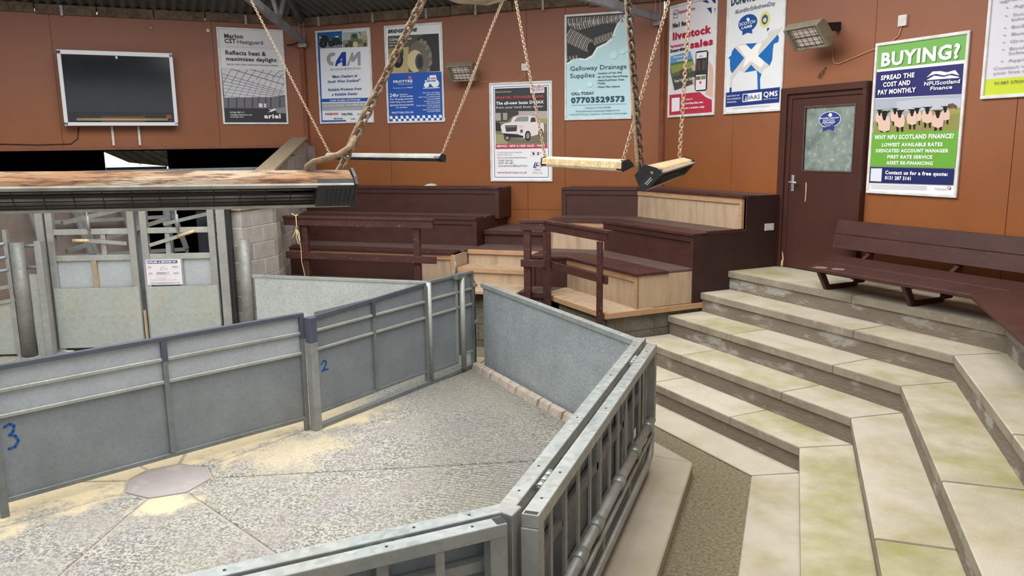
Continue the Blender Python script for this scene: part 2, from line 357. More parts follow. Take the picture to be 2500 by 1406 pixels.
# ring beam that carries the chains
t = thing('trim_9', 'octagonal steel ring beam under the roof edge', None, F0, (CXM, CYM, 5.55), kind='structure')
for nm, th in sides:
    fr = oct_fr(th); hw = 4.2*T8
    p = fr.w((-hw, 4.2, 5.6)); q = fr.w((hw, 4.2, 5.6)); MB().bar(p, q, .09, .14).build('beam_length', M_truss, t)
# hip trusses at two corners
def truss(name, cx, cy, label, extra):
    d = Vector((CXM-cx, CYM-cy, 0)); L_ = d.length; d.normalize(); th = math.degrees(math.atan2(d.y, d.x))
    fr = Fr(th, cx, cy)
    t = thing(name, label, 'truss', fr, (0.05, 0, 4.45))
    o = MB().bar((.12, 0, 4.47), (3.6, 0, 4.47+.04*3.48), .075, .11); o.build('tie_beam', M_truss, t, bev=.004)
    MB().bar((.02, 0, 4.80), (3.6, 0, 4.80+slope*3.3), .07, .12).build('rafter', M_ceil, t)
    MB().bar((1.75, 0, 4.55), (1.15, 0, 5.08), .05, .06).build('strut', M_truss, t)
    MB().bar((1.75, 0, 4.56), (2.6, 0, 5.3), .05, .06).build('strut', M_truss, t)
    MB().box(.03, .16, -.07, .07, 4.36, 4.42).build('seat_bracket', M_steel, t, bev=.004)
    MB().tube([(.13, .04, 4.40), (.13, .04, 4.78)], .008, 6).tube([(.13, -.04, 4.40), (.13, -.04, 4.78)], .008, 6).build('holding_bolt', M_steel, t)
    if extra: MB().tube([(.3, .0, 4.44), (.22, -.12, 4.40), (.10, -.28, 4.395), (-.0, -.33, 4.39)], .012, 6).build('cable_loop', M_black, t)
truss('roof_truss', -8.06, 12.2, 'pale grey steel roof truss resting in the corner left of the tractor poster', True)
truss('roof_truss', -1.93, 12.2, 'dark shaded roof truss end resting in the corner left of the red poster', False)
# rooflight dome seen at the top edge
t = thing('ceiling_light_cover', 'yellowed translucent box light hanging at the top edge beside the thick chain', 'ceiling light', F0, (-3.0, 7.9, 4.13))
b = MB(); zz = 4.095
prof = [(-.33, 0.09), (-.29, .035), (0.05, -.005), (.36, .045), (.40, .10), (.40, .2), (-.33, .2)]
b.prof_c([(-3.12+x, zz+z) for x, z in prof], 7.68, 8.02); b.build('diffuser', M_roofl, t, bev=.01)
MB().box(-3.5, -2.66, 7.66, 8.04, zz+.2, zz+.24).build('mounting_tray', M_steel, t)
MB().tube([(-2.78, 7.85, zz+.23), (-2.6, 7.85, 5.2)], .006, 6).tube([(-3.4, 7.85, zz+.23), (-3.4, 7.85, 5.2)], .006, 6).build('suspension_wire', M_steel, t)

# ================================================================== DOOR
t = thing('door_1', 'dark brown door with a mottled square window beside the green and navy poster', 'door', FR, (-6.85, 7.285, 1.1435), kind='structure')
z0 = 1.1435
MB().box(-7.49, -7.39, 7.20, 7.285, z0, 3.30).box(-7.39, -6.24, 7.20, 7.285, 3.225, 3.30).box(-6.29, -6.24, 7.20, 7.285, z0, 3.225).build('door_frame', M_door, t, bev=.004)
MB().box(-7.39, -7.33, 7.23, 7.29, z0, 3.225).box(-7.33, -6.29, 7.23, 7.29, 3.17, 3.225).build('door_stop', M_door, t, bev=.003)
gs0, gs1, gz0, gz1 = -7.12, -6.41, 2.335, 3.06
b = MB(); lf = (-7.33, -6.29, 7.245, 7.283)
b.box(lf[0], gs0, lf[2], lf[3], z0+.01, 3.17).box(gs1, lf[1], lf[2], lf[3], z0+.01, 3.17).box(gs0, gs1, lf[2], lf[3], z0+.01, gz0).box(gs0, gs1, lf[2], lf[3], gz1, 3.17)
leaf = b.build('door_leaf', M_door, t)
MB().box(gs0, gs1, 7.262, 7.268, gz0, gz1).build('glass_pane', M_glass, t, label='mottled grey green obscured glass')
g = .014
MB().box(gs0-g, gs1+g, 7.238, 7.262, gz0-g, gz0).box(gs0-g, gs1+g, 7.238, 7.262, gz1, gz1+g).box(gs0-g, gs0, 7.238, 7.262, gz0, gz1).box(gs1, gs1+g, 7.238, 7.262, gz0, gz1).build('glazing_bead', M_darktop, t)
hp = MB().box(-7.285, -7.245, 7.232, 7.245, 2.08, 2.275).build('handle_plate', M_handle, t, bev=.004, label='satin silver handle plate')
MB().tube([(-7.265, 7.235, 2.19), (-7.265, 7.185, 2.19), (-7.15, 7.18, 2.188)], .011, 8).build('lever_handle', M_handle, hp, root=t)
MB().tube([(-7.265, 7.232, 2.115), (-7.265, 7.228, 2.115)], .008, 8).build('keyhole', M_black, hp, root=t)
for pts in ([(-7.062, 2.195), (-7.05, 2.19), (-7.046, 2.1), (-7.052, 1.96), (-7.062, 1.97), (-7.058, 2.08)],):
    MB().prof_c(pts, 7.243, 7.2445).build('paint_chip', M_chip, t, label='long pale chip in the brown paint')
MB().prof_c([(-7.385, 1.155), (-7.355, 1.15), (-7.345, 1.25), (-7.36, 1.32), (-7.375, 1.33), (-7.36, 1.24), (-7.38, 1.22)], 7.227, 7.2295).build('paint_chip', M_chip, t, label='pale chip at the foot of the frame')
# ================================================================== STEPS
RISE = .2287
cR = [4.34, 4.741, 5.145, 5.594, 6.056, 6.466, 7.283]
xE = [-.215, .165, .549, .93, 1.338, 1.732, 2.438]
def seE(k): return -6.92+(xE[k]+5.02)   # c' of the southeast edges (c' = (x-y)/sqrt2)
SL = -7.45
def Rp(s, c): return (s*Q+c*Q, -s*Q+c*Q)
def corner_RE(c, x): return (x, c/Q-x)
def tier(kk, label):
    z1 = RISE*kk if kk else .014; z0 = z1-RISE if kk else 0
    t = thing('concrete_step', label, 'step', F0, (*corner_RE(cR[kk], xE[kk]), 0))
    ov = .026 if kk else 0; sl = SL if kk < 5 else -7.5
    th = .078 if kk else .014
    def poly_R(ca, cb, xa, xb, s_a=None, s_b=None):
        A = corner_RE(ca, xa); B = corner_RE(cb, xb)
        p0 = Rp(s_a if s_a is not None else sl, ca); p1 = Rp(s_a if s_a is not None else sl, cb)
        if s_b is None: return [p0, A, B, p1]
        return [p0, Rp(s_b, ca), Rp(s_b, cb), p1]
    ca, cb, xa, xb = cR[kk]-ov, cR[kk+1]+.005, xE[kk]-ov, xE[kk+1]+.005
    joints = {0: [], 1: [-6.55, -5.35], 2: [-6.6, -5.15], 3: [-6.35, -5.0], 4: [-5.2], 5: [-5.6]}[kk]
    ss = [sl]+joints+[None]; g = .002
    mt = [M_tread, M_tread2]
    for i in range(len(ss)-1):
        b = MB(); a_ = ss[i]+(g if i else 0); b_ = (ss[i+1]-g) if ss[i+1] is not None else None
        b.plan(poly_R(ca, cb, xa, xb, a_, b_), z1-th, z1-random.uniform(0, .002)); b.sides(1).build('tread_slab', [mt[(i+kk) % 2], M_nose], t, bev=.007)
    # east run, down to the southeast mitre
    se = seE(kk); se2 = seE(min(kk+1, 5)) if kk < 5 else .53
    def EP(x, sec): return (x, x-sec/Q)
    A = corner_RE(ca, xa); B = corner_RE(cb, xb)
    A = (A[0], A[1]-.006); B = (B[0], B[1]-.006)
    y_end_a = EP(xa, se-ov*0)[1]; y_end_b = EP(xb, se2)[1]
    yj = {0: 3.9, 1: 4.1, 2: 4.6, 3: 5.0, 4: 5.3, 5: 4.9}[kk]
    MB().plan([(xa, yj+.004), (xb, yj+.004), B, A], z1-th, z1).sides(1).build('tread_slab', [mt[kk % 2], M_nose], t, bev=.007)
    MB().plan([(xa, y_end_a), (xb, y_end_b), (xb, yj-.004), (xa, yj-.004)], z1-th, z1-.001).sides(1).build('tread_slab', [mt[(kk+1) % 2], M_nose], t, bev=.007)
    # southeast run (passes under the viewpoint)
    def SP(sec, s_): return ((s_+sec)*Q, (s_-sec)*Q)
    MB().plan([(xa, y_end_a-.006), (xb, y_end_b-.006), SP(se2, -4.0), SP(se, -4.0)][::-1], z1-th, z1-.001).sides(1).build('tread_slab', [mt[kk % 2], M_nose], t, bev=.007)
    if kk:
        c2, x2 = cR[kk]+.0, xE[kk]+.0
        b = MB(); A = corner_RE(c2, x2); B = corner_RE(c2+.16, x2+.16)
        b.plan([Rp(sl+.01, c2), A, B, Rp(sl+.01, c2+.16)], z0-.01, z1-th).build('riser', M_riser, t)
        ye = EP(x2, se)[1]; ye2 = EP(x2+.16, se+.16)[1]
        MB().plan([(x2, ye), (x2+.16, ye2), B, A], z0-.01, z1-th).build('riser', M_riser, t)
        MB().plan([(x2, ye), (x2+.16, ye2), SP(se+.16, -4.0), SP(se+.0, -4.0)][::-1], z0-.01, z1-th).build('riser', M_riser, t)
        # left end cheek of the step
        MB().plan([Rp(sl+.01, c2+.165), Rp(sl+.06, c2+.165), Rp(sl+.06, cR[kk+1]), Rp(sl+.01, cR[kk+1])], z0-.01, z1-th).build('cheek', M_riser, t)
    return t
labs = ['flat concrete kerb band flush with the ground at the foot of the steps', 'lowest raised concrete step, next to the flush kerb band',
        'second concrete step up from the ground, pale and mossy', 'third concrete step up, middle of the flight with flaking riser',
        'fourth concrete step up, just below the top landing', 'top concrete landing that carries the brown slatted bench and the door']
for kk in range(6): tier(kk, labs[kk])

# ================================================================== RING BASE
ZR = .10
t = thing('ring_floor', 'textured concrete ring floor with radial joints and sawdust along the gates', 'floor slab', F0, (0, 0, 0))
MB().plan([(-.68, 3.03), (-.68, 6.22), (-3.2, 8.74), (-6.7, 8.74), (-11.5, 10.2), (-13, 4), (-10, -1), (-4.41, -.70)], -.01, .090).build('base_slab', mat('slab_joint', '9c9388', .9, bump=.4), t)
pc = (-4.55, 4.67); pr_ = .33
oc = [(-1.13, 3.05), (-1.13, 6.28), (-3.43, 8.42), (-6.6, 8.42), (-8.9, 6.2), (-8.9, 3.1), (-6.6, .9), (-3.4, .78)]
angs = []
for i, p in enumerate(oc):
    a = math.atan2(p[1]-pc[1], p[0]-pc[0]); angs.append(a)
def shrink(poly, g):
    cx = sum(p[0] for p in poly)/len(poly); cy = sum(p[1] for p in poly)/len(poly); out = []
    n = len(poly)
    for i in range(n):
        p0, p1, p2 = Vector(poly[i-1]), Vector(poly[i]), Vector(poly[(i+1) % n])
        d1 = (p1-p0).normalized(); d2 = (p2-p1).normalized(); n1 = Vector((-d1.y, d1.x)); n2 = Vector((-d2.y, d2.x))
        b = (n1+n2); b = b/(max(.2, 1+n1.dot(n2))); out.append(tuple(p1+b*g))
    return out
for i in range(8):
    j = (i+1) % 8
    inn = [(pc[0]+pr_*math.cos(angs[i]), pc[1]+pr_*math.sin(angs[i])), (pc[0]+pr_*math.cos(angs[j]), pc[1]+pr_*math.sin(angs[j]))]
    poly = shrink([inn[0], oc[i], oc[j], inn[1]], .011)
    MB().plan(poly, .07, ZR+random.uniform(-.002, .001)).build('ring_slab', M_ring, t, bev=.006)
MB().plan(shrink([(pc[0]+pr_*math.cos(a), pc[1]+pr_*math.sin(a)) for a in angs], .008), .07, ZR+.001).build('centre_patch', M_patch, t, bev=.004, label='smooth grey octagonal patch at the middle')
# yard slab beyond the ring towards the weigh gates
MB().plan([(-6.62, 8.43), (-8.91, 6.2), (-12, 7.0), (-11, 10), (-8.0, 10.5), (-6.62, 8.9)][::-1], .07, ZR).build('yard_slab', M_ring, t)
# plinth ledge outside the ring wall
MB().plan([(-1.10, 3.04), (-.67, 2.86), (-.67, 6.24), (-1.10, 6.3)], .0, ZR+.012).build('ledge_slab', M_plinth, t, bev=.01, label='smooth concrete ledge outside the ring')
MB().plan([(-1.10, 6.3), (-.67, 6.245), (-3.18, 8.75), (-3.40, 8.44)], .0, ZR+.012).build('ledge_slab', M_plinth, t, bev=.01)
MB().plan([(-1.10, 3.03), (-3.4, .75), (-3.1, .43), (-.67, 2.85)][::-1], .0, ZR+.012).build('ledge_slab', M_plinth, t, bev=.01)
MB().box(-6.6, -3.45, 8.44, 8.8, 0, ZR+.012).build('ledge_slab', M_plinth, t)
# kerb stones inside the ring at the foot of the northeast sheet
x0, y0 = -3.42, 8.36; x1, y1 = -1.2, 6.27; n = 13
L_ = math.hypot(x1-x0, y1-y0); th = math.degrees(math.atan2(y1-y0, x1-x0)); fk = Fr(th, x0, y0)
tk = thing('kerb', 'row of rough brown kerb stones at the foot of the blue grey ring sheet', 'kerb', fk, (0, 0, ZR))
px = 0
for i in range(n):
    l = L_/n*random.uniform(.85, 1.15); l = min(l, L_-px)
    a, b_ = -.05-random.uniform(0, .025), .02
    p = [(px+.006, a), (px+l-.006, a+random.uniform(-.01, .01)), (px+l-.006, b_), (px+.006, b_)]
    MB().ext([(x, y, ZR-.01) for x, y in p], [(p[0][0]+.006, p[0][1]+.025, ZR+.07), (p[1][0]-.006, p[1][1]+.025, ZR+.06+random.uniform(0, .02)), (p[2][0], p[2][1], ZR+.085), (p[3][0], p[3][1], ZR+.085)]).build('kerb_stone', M_kerb, tk, bev=.008)
    px += l

# ================================================================== RING WALLS
ZT = 1.10
def hinge(t, p, q, r=.022):
    p = Vector(p); q = Vector(q); d = q-p
    pin = MB().tube([p-d*.04, q+d*.04], r*.55, 8).build('hinge_pin', M_top, t)
    for a, b in ((0, .29), (.34, .62), (.67, 1)): MB().tube([p+d*a, p+d*b], r, 10).build('hinge_barrel', M_top, pin, root=t)
def bolt_dots(t, pts, n=8, r=.006):
    b = MB()
    for p in pts: b.tube([(p[0], p[1], p[2]), (p[0], p[1], p[2]+.0015)], r, n)
    b.build('bolt_hole', M_black, t)
# northeast solid sheet wall
t = thing('ring_wall', 'solid blue grey galvanised ring panel in front of the wooden seating, flat top rail', 'ring wall', FR, (-6.8, 3.6, ZR), group=None)
MB().box(-8.33, -5.26, 3.60, 3.604, ZR+.02, ZT-.02).build('steel_sheet', M_galvR, t)
MB().box(-8.37, -5.2, 3.585, 3.655, ZT-.05, ZT).build('top_rail', M_top, t, bev=.003)
MB().box(-8.33, -5.26, 3.61, 3.65, .55, .59).box(-8.33, -5.26, 3.61, 3.65, ZR+.012, ZR+.05).build('back_rail', M_steel, t)
for s_ in (-8.33, -7.3, -6.3, -5.3): MB().box(s_-.02, s_+.02, 3.61, 3.65, ZR, ZT-.05).build('upright', M_steel, t)
bolt_dots(t, [(-8.0, 3.62, ZT), (-7.0, 3.62, ZT), (-6.1, 3.62, ZT), (-5.5, 3.62, ZT)])
# east wall inner frame
t = thing('ring_wall', 'long galvanised ring wall frame running towards the viewer with stained flat top', 'ring wall', F0, (-1.13, 4.7, ZR))
MB().box(-1.17, -1.09, 3.09, 6.28, ZT-.06, ZT).build('top_rail', M_top, t, bev=.003)
MB().box(-1.165, -1.161, 3.05, 6.25, ZR+.02, ZT-.03).build('steel_sheet', M_galvR, t)
for z in (.22, .62, .84): MB().box(-1.15, -1.10, 3.09, 6.25, z, z+.05).build('side_rail', M_steel, t, bev=.002)
for y in (3.12, 3.9, 4.7, 5.5, 6.2): MB().box(-1.155, -1.10, y-.025, y+.025, ZR, ZT-.06).build('upright', M_steel, t, bev=.002)
MB().box(-1.175, -1.085, 6.22, 6.33, ZR, ZT+.002).build('corner_post', M_steel, t, bev=.004)
bolt_dots(t, [(-1.13, y, ZT) for y in (3.25, 3.55, 4.3, 5.2, 6.05)], r=.007)
hinge(t, (-1.068, 3.36, ZT-.03), (-1.068, 3.55, ZT-.03)); hinge(t, (-1.068, 5.62, ZT-.03), (-1.068, 5.81, ZT-.03))
# east outer barred gate
t = thing('barred_gate', 'galvanised barred gate leaf with round pipes, folded against the long ring wall', 'gate', F0, (-1.0, 4.6, ZR+.012))
X0, X1 = -1.045, -.965
MB().box(X0, X1, 3.03, 6.14, ZT-.06, ZT+.003).build('top_rail', M_top, t, bev=.003)
MB().box(X0, X1, 3.02, 3.11, .115, ZT-.06).build('end_post', M_steel, t, bev=.003)
MB().box(X0+.01, X1-.01, 3.036, 3.062, ZT-.0, ZT+.0042).build('rail_opening', M_black, t)
MB().box(X0, X1, 6.06, 6.14, .50, ZT-.06).build('end_post', M_steel, t, bev=.003)
bolt_dots(t, [(-1.005, y, ZT+.0035) for y in (3.2, 3.5, 4.5, 5.9)], r=.007)
for i in range(11):
    y = 3.34+.255*i
    MB().box(-1.012, -1.0, y-.018, y+.018, .50, ZT-.055).build('upright_bar', M_steel, t)
rp = MB().tube([(-.985, 3.1, .5), (-.985, 6.08, .5)], .033, 12).build('round_pipe', M_tubep, t)
for y in (3.75, 4.13, 4.75, 5.3, 5.85): MB().tube([(-.985, y, .5), (-.985, y+.11, .5)], .041, 12).build('pipe_coupling', M_top, rp, root=t)
MB().tube([(-.965, 3.1, .40), (-.965, 6.0, .42)], .016, 8).build('thin_pipe', M_tubep, t)
MB().tube([(-.97, 3.1, .235), (-.97, 5.82, .235), (-.97, 5.93, .27), (-.975, 5.99, .36), (-.98, 6.02, .48)], .028, 10).build('lower_pipe', M_tubep, t)
for y in (3.6, 4.35, 5.15): MB().box(-.99, -.975, y-.03, y+.03, .24, .48).build('flat_strap', M_steel, t)
MB().box(-1.04, -.99, 3.1, 6.06, .115, .16).build('bottom_rail', M_steel, t)
MB().box(-1.025, -1.015, 3.11, 6.06, .20, .24).build('inner_rail', M_steel, t)
MB().prof_s([(5.35, .60), (5.42, .60), (5.42, .66), (5.35, .66)], -.995, -.990).build('small_plate', M_white, t)
# southeast wall, frame L coordinates: s=(x+y)q, c=(y-x)q ; outward = smaller c
t = thing('ring_wall', 'galvanised ring wall frame nearest the viewer, running off the bottom edge', 'ring wall', FL, (0, 2.99, ZR))
MB().box(-1.5, 1.37, 2.935, 3.015, ZT-.06, ZT).build('top_rail', M_top, t, bev=.003)
MB().box(-1.5, 1.33, 3.005, 3.009, ZR+.02, ZT-.03).build('steel_sheet', M_galvG, t)
for z in (.22, .62, .84): MB().box(-1.5, 1.35, 2.945, 2.995, z, z+.05).build('side_rail', M_steel, t)
for s_ in (-1.3, -.6, .1, .8, 1.32): MB().box(s_-.025, s_+.025, 2.945, 3.0, ZR, ZT-.06).build('upright', M_steel, t)
bolt_dots(t, [(s_, 2.975, ZT) for s_ in (1.2, .95, .2, -.3)], r=.007)
hinge(t, (.72, 2.915, ZT-.03), (.91, 2.915, ZT-.03))
MB().plan([(-1.16, 3.03), (-1.075, 3.00), (-1.065, 3.10), (-1.17, 3.12)], ZR, ZT+.001).build('corner_post', M_steel, fr=F0, loc=(-1.12, 3.06, ZR), bev=.004,
     label='angled galvanised corner post where the two nearest ring walls meet', cat='post')
t = thing('barred_gate', 'galvanised barred gate leaf along the bottom edge of the view, open rail end', 'gate', FL, (0, 2.87, ZR+.012))
MB().box(-1.5, 1.315, 2.83, 2.905, ZT-.06, ZT).build('top_rail', M_top, t, bev=.003)
MB().box(1.27, 1.317, 2.838, 2.897, ZT-.054, ZT+.0012).build('rail_opening', M_black, t)
MB().box(1.235, 1.315, 2.83, 2.905, .115, ZT-.06).build('end_post', M_steel, t, bev=.003)
for i in range(7):
    s_ = 1.02-.4*i
    MB().box(s_-.02, s_+.02, 2.86, 2.872, .5, ZT-.055).build('upright_bar', M_steel, t)
MB().tube([(-1.5, 2.85, .5), (1.24, 2.85, .5)], .033, 12).build('round_pipe', M_tubep, t)
MB().tube([(-1.5, 2.84, .235), (1.24, 2.84, .235)], .028, 10).build('lower_pipe', M_tubep, t)
bolt_dots(t, [(s_, 2.87, ZT) for s_ in (1.17, .8, .1)], r=.007)
# north sheet wall + round post
fn = Fr(math.degrees(math.atan2(8.27-8.42, -6.42+3.46))+180, -3.46, 8.42)
t = thing('ring_wall', 'pale galvanised ring panel running left behind the gates to the block wall', 'ring wall', fn, (-1.5, 0, ZR))
MB().box(-2.93, -.02, 0, .004, ZR, ZT-.02).build('steel_sheet', M_galvM, t)
MB().box(-2.96, .02, -.01, .05, ZT-.035, ZT).build('top_rail', M_top, t, bev=.003)
MB().box(-2.93, 0, .01, .05, .5, .54).box(-2.93, 0, .01, .05, ZR+.012, ZR+.05).build('back_rail', M_steel, t)
bolt_dots(t, [(s_, .02, ZT) for s_ in (-2.4, -1.7, -1, -.4)])
for s_ in (-2.05, -1.95, -1.85): MB().tube([(s_, -.001, .21), (s_, -.006, .21)], .008, 8).build('rivet', M_black, t)
MB().tube([(-6.50, 8.26, ZR), (-6.50, 8.26, 1.55)], .075, 16).build('round_post', M_post, fr=F0, loc=(-6.5, 8.26, ZR), label='round galvanised steel post at the left end of the pale ring panel', cat='post')

# ================================================================== INNER GATES
def pipe_box(t, name, p, q, w_, h_, m, bev=.002): return MB().bar(p, q, w_, h_).build(name, m, t, bev=bev)
f3 = Fr(63.9, -5.22, 3.79)
t = thing('sheeted_gate', 'wide grey sheeted gate with slate top rail and blue hand painted 3', 'gate', f3, (1.2, 0, ZR))
ht = 1.205
MB().box(.04, 1.20, .005, .009, .22, .83).build('lower_sheet', M_galvG, t); MB().box(1.22, 2.42, .005, .009, .22, .83).build('lower_sheet', M_galvG, t)
for a, b_ in ((.83, 1.02), (1.02, 1.2)):
    MB().box(.04, 1.20, .005, .009, a, b_).build('upper_sheet', M_galvP, t); MB().box(1.22, 2.42, .005, .009, a, b_).build('upper_sheet', M_galvP, t)
MB().box(0, 2.46, -.025, .02, ht-.035, ht).build('top_rail', M_slate, t, bev=.002, label='slate blue painted top rail')
for z in (.835, 1.02): MB().box(.04, 2.43, -.02, .004, z-.014, z+.014).build('middle_rail', M_tubep, t, bev=.004)
MB().box(.0, 2.43, -.02, .02, .20, .235).build('bottom_rail', M_tubeg, t, bev=.002)
MB().box(-.02, .035, -.025, .02, ZR, ht-.035).build('end_stile', M_tubeg, t, bev=.002)
MB().box(2.415, 2.46, -.025, .02, .97, ht-.035).build('upper_stile', M_slate, t); MB().box(2.415, 2.455, -.025, .02, ZR, .97).build('end_stile', M_tubeg, t, bev=.002)
MB().box(1.19, 1.235, -.025, .01, 1.0, ht-.035).build('upper_stile', M_slate, t); MB().box(1.19, 1.23, -.025, .01, .235, 1.0).build('middle_stile', M_tubeg, t, bev=.002)
MB().tube([(2.45, -.03, .93), (2.52, -.03, .93)], .009, 8).tube([(2.45, -.03, .28), (2.52, -.03, .28)], .009, 8).build('latch_eye', M_tubep, t)
MB().tube([(2.485, -.03, .14), (2.485, -.03, 1.10)], .009, 8).build('drop_bolt', M_black, t)
M_spray = mat('blue_spray_paint', '1f4f93', .6)
def stroke(t, pts, r, c, name='painted_number'):
    b = MB()
    for p, q in zip(pts, pts[1:]): 
        pv = Vector((p[0], c, p[1])); qv = Vector((q[0], c, q[1]))
        b.bar(pv, qv, .002, r*2, up=(0, 0, 1) if abs(p[0]-q[0]) > abs(p[1]-q[1]) else (1, 0, 0))
    for p in pts: b.tube([(p[0], c+.001, p[1]), (p[0], c-.001, p[1])], r, 10)
    b.build(name, M_spray, t, label='hand sprayed blue number')
stroke(t, [(.075, .75), (.11, .765), (.135, .745), (.125, .705), (.10, .685), (.135, .67), (.15, .63), (.125, .59), (.085, .585)], .009, .003)
# gate 2: outer frame with floor tube, wide leaf and narrow leaf
f2 = Fr(76.24, -4.07, 6.0)
t = thing('sheeted_gate', 'grey sheeted gate with blue hand painted 2 and a floor tube', 'gate', f2, (1.2, 0, ZR))
MB().box(-.03, .05, -.04, .04, ZR, .93).build('hinge_post', M_steel, t, bev=.004)
MB().box(-.03, .05, -.04, .04, .93, 1.165).build('post_head', M_slate, t, bev=.004)
MB().box(.05, 2.50, -.03, .03, ZR, ZR+.045).build('floor_tube', M_tubeg, t, bev=.003)
MB().box(.07, .80, .005, .009, .26, .845).build('lower_sheet', M_galvG, t); MB().box(.83, 1.62, .005, .009, .26, .845).build('lower_sheet', M_galvG, t)
for a, b_ in ((.845, 1.03), (1.03, 1.2)):
    MB().box(.07, .80, .005, .009, a, b_).build('upper_sheet', M_galvG, t); MB().box(.83, 1.62, .005, .009, a, b_).build('upper_sheet', M_galvG, t)
MB().bar((.05, 0, 1.15), (1.64, 0, 1.215), .03, .032).build('top_rail', M_slate, t)
for z in (.855, 1.03): MB().box(.05, 1.62, -.02, .004, z-.013, z+.013).build('middle_rail', M_tubep, t, bev=.004)
MB().box(.05, 1.66, -.02, .02, .245, .27).build('bottom_rail', M_tubeg, t)
MB().box(.80, .84, -.025, .01, 1.0, 1.175).build('upper_stile', M_slate, t); MB().box(.80, .835, -.025, .01, .27, 1.0).build('middle_stile', M_tubeg, t)
MB().box(1.61, 1.65, -.025, .02, ZR+.045, 1.2).build('end_stile', M_tubeg, t)
stroke(t, [(.12, .70), (.145, .725), (.175, .715), (.175, .685), (.14, .645), (.125, .63), (.16, .64), (.195, .63)], .008, .003)
# the narrow leaf
t = thing('sheeted_gate', 'narrow grey sheeted gate leaf with a round slam pole at the ring corner', 'gate', f2, (2.1, 0, ZR))
MB().box(1.72, 2.19, .005, .009, .24, .85).build('lower_sheet', M_galvG, t); MB().box(2.22, 2.46, .005, .009, .30, .85).build('lower_sheet', M_galvG, t)
MB().box(1.72, 2.19, .005, .009, .85, 1.22).build('upper_sheet', M_galvG, t); MB().box(2.22, 2.46, .005, .009, .85, 1.22).build('upper_sheet', M_galvG, t)
MB().tube([(1.69, -.01, ZR+.046), (1.69, -.01, 1.23)], .028, 10).build('hinge_stile', M_tubep, t)
MB().box(1.70, 2.50, -.02, .02, 1.215, 1.245).build('top_rail', M_tubeg, t, bev=.002)
for z in (.86, 1.04): MB().box(1.72, 2.48, -.02, .004, z-.013, z+.013).build('middle_rail', M_tubep, t, bev=.004)
MB().box(1.72, 2.18, -.02, .02, .215, .245).build('bottom_rail', M_tubeg, t); MB().box(2.24, 2.48, -.02, .02, .285, .31).build('bottom_rail', M_tubep, t)
MB().box(2.16, 2.19, -.02, .02, .245, 1.215).build('middle_stile', M_steel, t)
MB().tube([(2.235, -.05, ZR+.047), (2.235, -.05, 1.21)], .03, 10).build('slam_pole', M_tubep, t, label='pale round slam pole')
MB().box(2.12, 2.30, -.075, .02, 1.20, 1.26).build('slam_bracket', M_tubeg, t, bev=.003)
MB().tube([(2.14, -.04, 1.25), (2.14, -.04, 1.40)], .009, 8).build('spring_bolt', M_tubeg, t)
MB().box(2.465, 2.50, -.025, .02, ZR+.045, 1.215).build('end_stile', M_tubeg, t)
MB().tube([(2.53, .0, ZR), (2.53, .0, 1.12)], .014, 8).build('hinge_rod', M_black, t)
for z in (.62, 1.05): MB().box(2.50, 2.56, -.03, .03, z, z+.035).build('hinge_lug', M_steel, t)

# ================================================================== WEIGH GATES
fg = Fr(23, -9.02, 7.49)
def weigh(u0, u1, label, sgn):
    t = thing('weigh_gate', label, 'gate', fg, ((u0+u1)/2, 0, ZR))
    H = 2.12; w_ = .085
    MB().box(u0, u0+w_, -.04, .04, ZR+.01, H).build('stile', M_steel, t, bev=.003); MB().box(u1-w_, u1, -.04, .04, ZR+.01, H).build('stile', M_steel, t, bev=.003)
    MB().box(u0+w_, u1-w_, -.03, .03, 1.62, 1.69).build('upper_rail', M_tubep, t, bev=.003)
    MB().box(u0+w_, u1-w_, -.03, .03, 1.285, 1.355).build('middle_rail', M_tubep, t, bev=.003)
    MB().box(u0+w_, u1-w_, -.03, .03, H-.06, H).build('head_rail', M_steel, t)
    m = (u0+u1)/2
    MB().box(m-.03, m+.03, -.03, .03, .93, 1.285).build('short_stile', M_wood if sgn < 0 else M_steel, t)
    for a, b_ in ((u0+w_, m-.03), (m+.03, u1-w_)): MB().box(a, b_, 0, .006, .93, 1.285).build('upper_sheet', M_galvP, t)
    MB().box(u0+.02, u1-.01, -.05, -.043, ZR+.05, .935).build('lower_sheet', M_gatew, t, bev=.002)
    for i in range(8):
        u = u0+.12+(u1-u0-.24)*i/7
        MB().tube([(u, -.05, .56), (u, -.056, .56)], .006, 8).build('rivet', M_tubep, t)
    # slam latch with wooden handle
    ul = m+.14*(-sgn)
    MB().box(ul-.03, ul+.03, -.02, .02, 1.355, 1.62).build('latch_bracket', M_steel, t)
    ue = u1-w_-.02 if sgn < 0 else u0+w_+.02
    zh = 1.50 if sgn < 0 else 1.60
    pv = (ul-.12*0, -.05, 1.53); uh0 = ul+.15*(-1 if sgn < 0 else 1); uh1 = ul+.36*(-1 if sgn < 0 else 1)
    lv = MB().bar((ue, -.05, 1.50 if sgn < 0 else 1.47), (uh0, -.05, 1.545 if sgn < 0 else 1.58), .01, .045).build('latch_lever', M_steel, t)
    MB().tube([(uh0, -.05, 1.545 if sgn < 0 else 1.58), (uh1, -.05, 1.55 if sgn < 0 else 1.645)], .021, 10).build('lever_grip', M_dust2, lv, root=t, label='turned wooden lever grip')
    MB().tube([(uh0, -.05, 1.55), (uh0-.01, -.05, H)], .012, 8).tube([(uh0, -.05, 1.68), (uh0, -.05, 1.86)], .02, 8).build('spring_rod', M_steel, t)
    return t
MB().box(-.005, .085, -.05, .05, ZR, 2.12).build('steel_post', M_steel, fr=fg, loc=(.04, 0, ZR), label='square galvanised hinge post left of the weigh gates', cat='post', bev=.003)
MB().tube([(.05, -.02, ZR), (.30, -.06, ZR)], .025, 8).build('floor_stop', M_tubep, fr=fg, loc=(.15, -.04, ZR), label='short steel tube lying at the foot of the left weigh gate', cat='tube')
